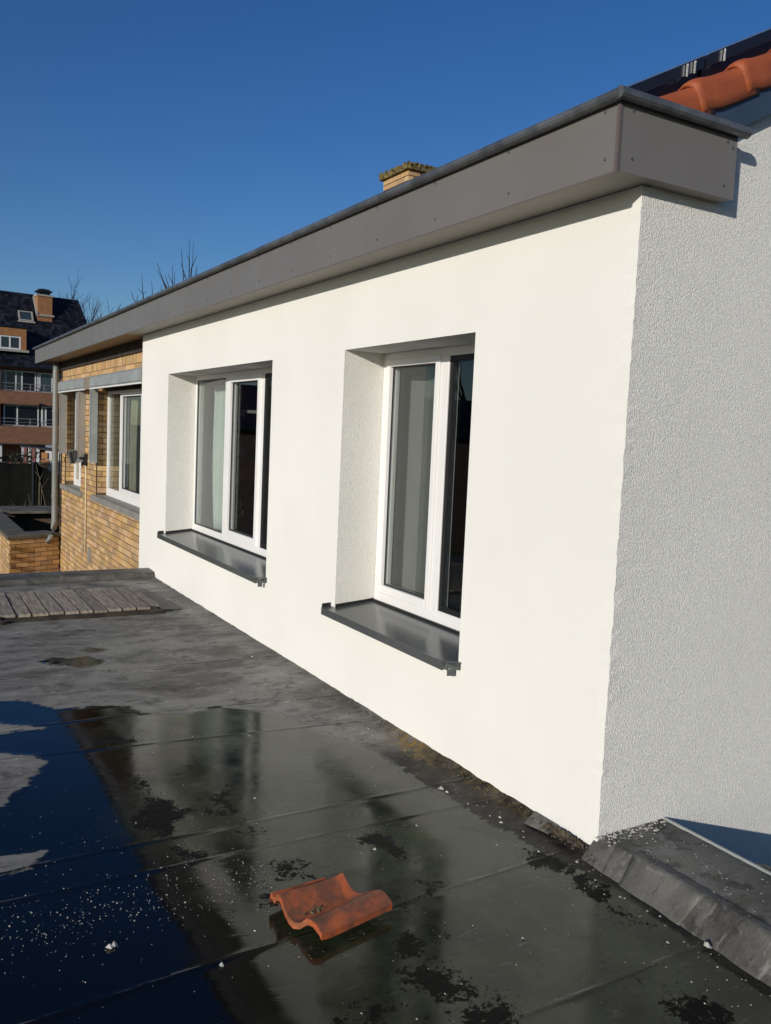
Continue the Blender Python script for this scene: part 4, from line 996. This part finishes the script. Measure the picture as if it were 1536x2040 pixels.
m = MB(); slope_box(m, -.33, .45, 8.5, 9.05, .03, .08); m.build("pane", 'far_glass', RLM)
for (s_, z_) in ((.60, 5.02), (.60, 2.56)):
    m = MB(); abox(m, s_, s_ + .16, .003, .12, z_ - .03, z_ + .09); abox(m, s_ + .16, s_ + .42, .06, .2, z_ - .06, z_ + .02); m.build("wall_lamp", 'far_dark', AP)

# ------------------------------------------------------------------ yard beyond the enclosure
TP = thing("black_screen_fence", "sagging black mesh screen stretched along posts behind the brick enclosure", "fence", (1.0, 24.8, -3.4))
mb = MB(); nu, nv = 60, 14
for j in range(nv + 1):
    for i in range(nu + 1):
        u = i / nu; t = j / nv; x = -1.2 + 5.2 * u; y = 25.9 - .62 * (x + 1.2) * .9
        fold = .05 * math.sin(x * 9 + t * 3) + .09 * math.sin((x - 1.25) * 14) * math.exp(-((x - 1.25 - .5 * (1 - t)) / .35) ** 2)
        top = .24 - (.50 * max(0, (x - 1.42)) if x > 1.42 else 0) + .02 * math.sin(x * 6)
        mb.v.append((x + fold * .4, y - fold, -3.4 + (top + 3.4) * t))
for j in range(nv):
    for i in range(nu): q = j * (nu + 1) + i; mb.f.append((q, q + 1, q + nu + 2, q + nu + 1))
sh = mb.build("screen", 'tarp', TP, smooth=True); sm_ = sh.modifiers.new("cloth", 'SOLIDIFY'); sm_.thickness = .006
m = MB(); m.tube([(-1.2, 25.85, .26), (1.2, 24.52, .25), (2.4, 23.85, .23)], .012, 5); m.build("top_wire", 'black', TP)
for (x, y) in ((.35, 24.95), (1.30, 24.4)):
    m = MB(); m.tube([(x, y, -3.4), (x, y, .3)], .03, 6); m.build("post", 'bark_dark', TP)
ST = thing("dry_bush", "bare dry stalks leaning in front of the black mesh screen", "shrub", (1.3, 23.8, -3.4))
m = MB(); rt = random.Random(17)
for a, b_ in (((1.55, 23.63, -.96), (1.31, 23.9, .26)), ((1.19, 23.84, -.98), (1.11, 23.92, -.6)), ((1.0, 23.95, -.99), (1.05, 23.94, -.78)), ((1.38, 23.8, -.23), (1.47, 23.77, .02)), ((1.40, 23.8, -.1), (1.28, 23.89, .06)), ((1.44, 23.75, -.4), (1.62, 23.7, -.1))):
    m.tube([(a[0] - .05, a[1], -3.4), a, b_], [.014, .010, .005], 4)
for i in range(44):
    x = rt.uniform(.1, 1.7); z_ = -1.05 + abs(rt.gauss(0, .18)); m.tube([(x, 23.9 - x * .1, -3.4), (x + rt.uniform(-.05, .05), 23.9 - x * .1, -1.1), (x + rt.uniform(-.12, .12), 23.85 - x * .1, z_)], [.006, .005, .002], 3)
m.build("stalks", 'dead', ST)
CT = thing("garden_cottage", "small whitewashed cottage with red brick corner and pink posts beyond the screen", "cottage", (3.6, 38.5, -3.4))
m = MB(); m.hexa([(3.70, 38.35, -3.4), (6.5, 37.2, -3.4), (6.9, 40, -3.4), (4.1, 41, -3.4), (3.70, 38.35, .16), (6.5, 37.2, -.02), (6.9, 40, .3), (4.1, 41, .35)]); m.build("wall", 'cottage', CT)
for i in range(11):
    q = MB(); q.hexa([(3.56 - (.05 if i % 2 else 0), 38.33, -3.4 + .32 * i), (3.78 + (.08 if i % 2 else 0), 38.24, -3.4 + .32 * i), (3.78, 38.5, -3.4 + .32 * i), (3.56, 38.6, -3.4 + .32 * i), (3.56 - (.05 if i % 2 else 0), 38.33, -3.12 + .32 * i), (3.78 + (.08 if i % 2 else 0), 38.24, -3.12 + .32 * i), (3.78, 38.5, -3.12 + .32 * i), (3.56, 38.6, -3.12 + .32 * i)])
    q.build("brick_quoin", 'brick_far2', CT)
m = MB(); m.hexa([(2.7, 38.75, .27), (6.8, 36.9, -.02), (7.0, 38.5, .0), (2.9, 40.3, .28), (2.7, 38.75, .33), (6.8, 36.9, .04), (7.0, 38.5, .06), (2.9, 40.3, .34)]); m.build("roof", 'slate', CT)
for (x, mt) in ((2.92, 'pink'), (3.10, 'far_white'), (3.26, 'pink'), (3.42, 'far_white')):
    m = MB(); y = 38.72 - (x - 2.9) * .42; m.box(x - .06, x + .05, y - .06, y + .06, -3.4, .27); m.build("post", mt, CT)
HG = MB(); rh = random.Random(41)
for i in range(2600):
    x = rh.uniform(-3.0, 3.0); y = 36 - x * .4 + rh.uniform(-.5, .5); z_ = rh.uniform(-3.2, .15 + .18 * math.sin(x * 3.1))
    a = Vector((rh.uniform(-1, 1), rh.uniform(-1, 1), rh.uniform(-1, 1))).normalized() * .09; b_ = a.cross(Vector((rh.uniform(-1, 1), .3, rh.uniform(-1, 1)))).normalized() * .06
    c_ = Vector((x, y, z_)); HG.quad(c_ - a, c_ + b_, c_ + a, c_ - b_)
for i in range(14):
    x = -3 + i * .45; HG.tube([(x, 36 - x * .4, -3.4), (x + .1, 36 - x * .4, -.3)], .04, 4)
tag(HG.build("hedge", 'hedge'), "dark unlit hedge between the mesh screen and the apartment block", "hedge")

# ------------------------------------------------------------------ bare trees
def bare_tree(name, label, base, fork, shoots, mat, trunk_r, shoot_r, seed, extra=0, group=None):
    t = thing(name, label, "tree", base, group); rt = random.Random(seed)
    tr_ = MB(); tr_.tube([base, ((base[0] + fork[0]) / 2 + .05, (base[1] + fork[1]) / 2, (base[2] + fork[2]) / 2), fork], [trunk_r, trunk_r * .8, trunk_r * .6], 7); tr_.build("trunk", mat, t)
    cr = MB(); F = Vector(fork)
    for sh_ in shoots:
        p0 = Vector(sh_[0]); mid = F.lerp(p0, .6) + Vector((rt.uniform(-.05, .05), 0, -.05))
        cr.tube([fork, mid] + list(sh_), [trunk_r * .35, shoot_r * 1.7] + [shoot_r * (1.25 - .75 * k_ / max(1, len(sh_) - 1)) for k_ in range(len(sh_))], 4)
    cr.build("crown", mat, t)
    return t
CAMP = Vector((-2.3383, -2.3016, 1.55))
A_ = [[(4.24, 19.8, 5.2), (4.19, 19.92, 6.04)], [(4.31, 19.77, 5.23), (4.18, 19.89, 5.69)], [(4.36, 19.74, 5.26), (4.37, 19.84, 6.29)], [(4.4, 19.72, 5.28), (4.43, 19.74, 5.62), (4.47, 19.78, 6.22)], [(4.41, 19.74, 5.55), (4.53, 19.7, 5.88)], [(4.37, 19.79, 5.78), (4.3, 19.84, 5.9)], [(4.51, 19.67, 5.39), (4.54, 19.67, 5.62)], [(4.3, 19.78, 5.28), (4.22, 19.84, 5.42)]]
B_ = [[(3.89, 19.98, 4.99), (3.77, 20.08, 5.26), (3.65, 20.19, 5.67)], [(3.84, 20.02, 5.01), (3.75, 20.1, 5.29), (3.65, 20.18, 5.48)], [(3.92, 19.98, 5.03), (3.83, 20.06, 5.36)], [(4.01, 19.92, 5.05), (3.98, 19.95, 5.19), (3.89, 20.03, 5.38)], [(4.0, 19.93, 5.06), (3.99, 20.0, 5.62)], [(4.03, 19.92, 5.09), (4.05, 19.94, 5.47)], [(3.87, 20.0, 5.0), (3.78, 20.07, 5.2)]]
C_ = [[(3.18, 20.36, 4.62), (3.12, 20.4, 4.72), (3.08, 20.45, 4.91)], [(3.35, 20.27, 4.71), (3.33, 20.3, 4.9), (3.31, 20.36, 5.37)], [(3.34, 20.29, 4.86), (3.22, 20.38, 4.99)], [(3.34, 20.29, 4.86), (3.43, 20.25, 4.92)], [(3.55, 20.17, 4.81), (3.53, 20.22, 5.19)], [(3.74, 20.07, 4.9), (3.75, 20.08, 5.08)], [(3.2, 20.35, 4.65), (3.22, 20.36, 4.82)]]
bare_tree("bare_tree", "tallest bunch of bare upright shoots showing above the roof edge", (4.40, 19.75, -3.4), (4.38, 19.75, 4.4), A_, 'bark_dark', .16, .011, 1, group="bare trees behind the house")
bare_tree("bare_tree", "middle bare tree with slanting shoots above the roof edge", (3.95, 19.95, -3.4), (3.95, 19.95, 4.2), B_, 'bark_dark', .15, .010, 2, group="bare trees behind the house")
bare_tree("bare_tree", "smallest bare twigs at the left above the roof edge", (3.40, 20.25, -3.4), (3.40, 20.25, 4.0), C_, 'bark_dark', .14, .010, 3, group="bare trees behind the house")
def branching(name, label, base, height, spread, seed, levels=5, mat='bark', r0=.25, group=None, lean=(0, 0)):
    t = thing(name, label, "tree", base, group); rt = random.Random(seed); tr_ = MB(); cr = MB()
    def grow(p, d, ln, r, lv):
        q = p + d * ln; mid = p.lerp(q, .5) + Vector((rt.uniform(-1, 1), rt.uniform(-1, 1), rt.uniform(-.3, .3))) * ln * .07
        (tr_ if lv == 0 else cr).tube([p, mid, q], [r, r * .85, r * .68], 6 if lv < 2 else 3)
        if lv >= levels: return
        for k_ in range(rt.choice((2, 3, 3)) if lv else 4):
            nd = (d + Vector((rt.uniform(-1, 1), rt.uniform(-1, 1), rt.uniform(-.25, .7))) * spread).normalized()
            grow(p.lerp(q, rt.uniform(.55, 1.0)) if k_ else q, nd, ln * rt.uniform(.62, .8), r * .6, lv + 1)
    grow(Vector(base), Vector((lean[0], lean[1], 1)).normalized(), height * .33, r0, 0)
    tr_.build("trunk", mat, t); cr.build("crown", mat, t); return t
branching("bare_tree", "wide bare tree behind the right end of the apartment roof", (13.2, 82.5, -3.4), 13.2, .55, 5, 6, 'bark', .28, "bare trees behind the apartment block")
branching("bare_tree", "bare treetop just left of the apartment chimney", (9.3, 84, -3.4), 16.0, .40, 9, 6, 'bark_dark', .28, "bare trees behind the apartment block")
branching("bare_tree", "bare treetop just right of the apartment chimney", (11.9, 84, -3.4), 15.5, .40, 14, 6, 'bark_dark', .28, "bare trees behind the apartment block")
# what the window panes mirror: a dark house and a bare tree off to the left
NB = thing("neighbour_house", "dark brick neighbouring house mirrored in the window panes", "house", (-15, 30, -3.4))
m = MB(); m.box(-29, -7.5, 28, 34, -3.4, 1.5); m.build("wall", 'brick_dark', NB)
m = MB(); m.prism([(0, 27.6, 1.5), (0, 31, 3.3), (0, 34.4, 1.5)], (-29.3, 0, 0), (-7.2, 0, 0)); m.build("roof", 'slate', NB)
branching("bare_tree", "bare tree standing behind the neighbouring house, mirrored in the nearer window", (-22.5, 33, -3.4), 13, .5, 23, 6, 'bark_dark', .25)
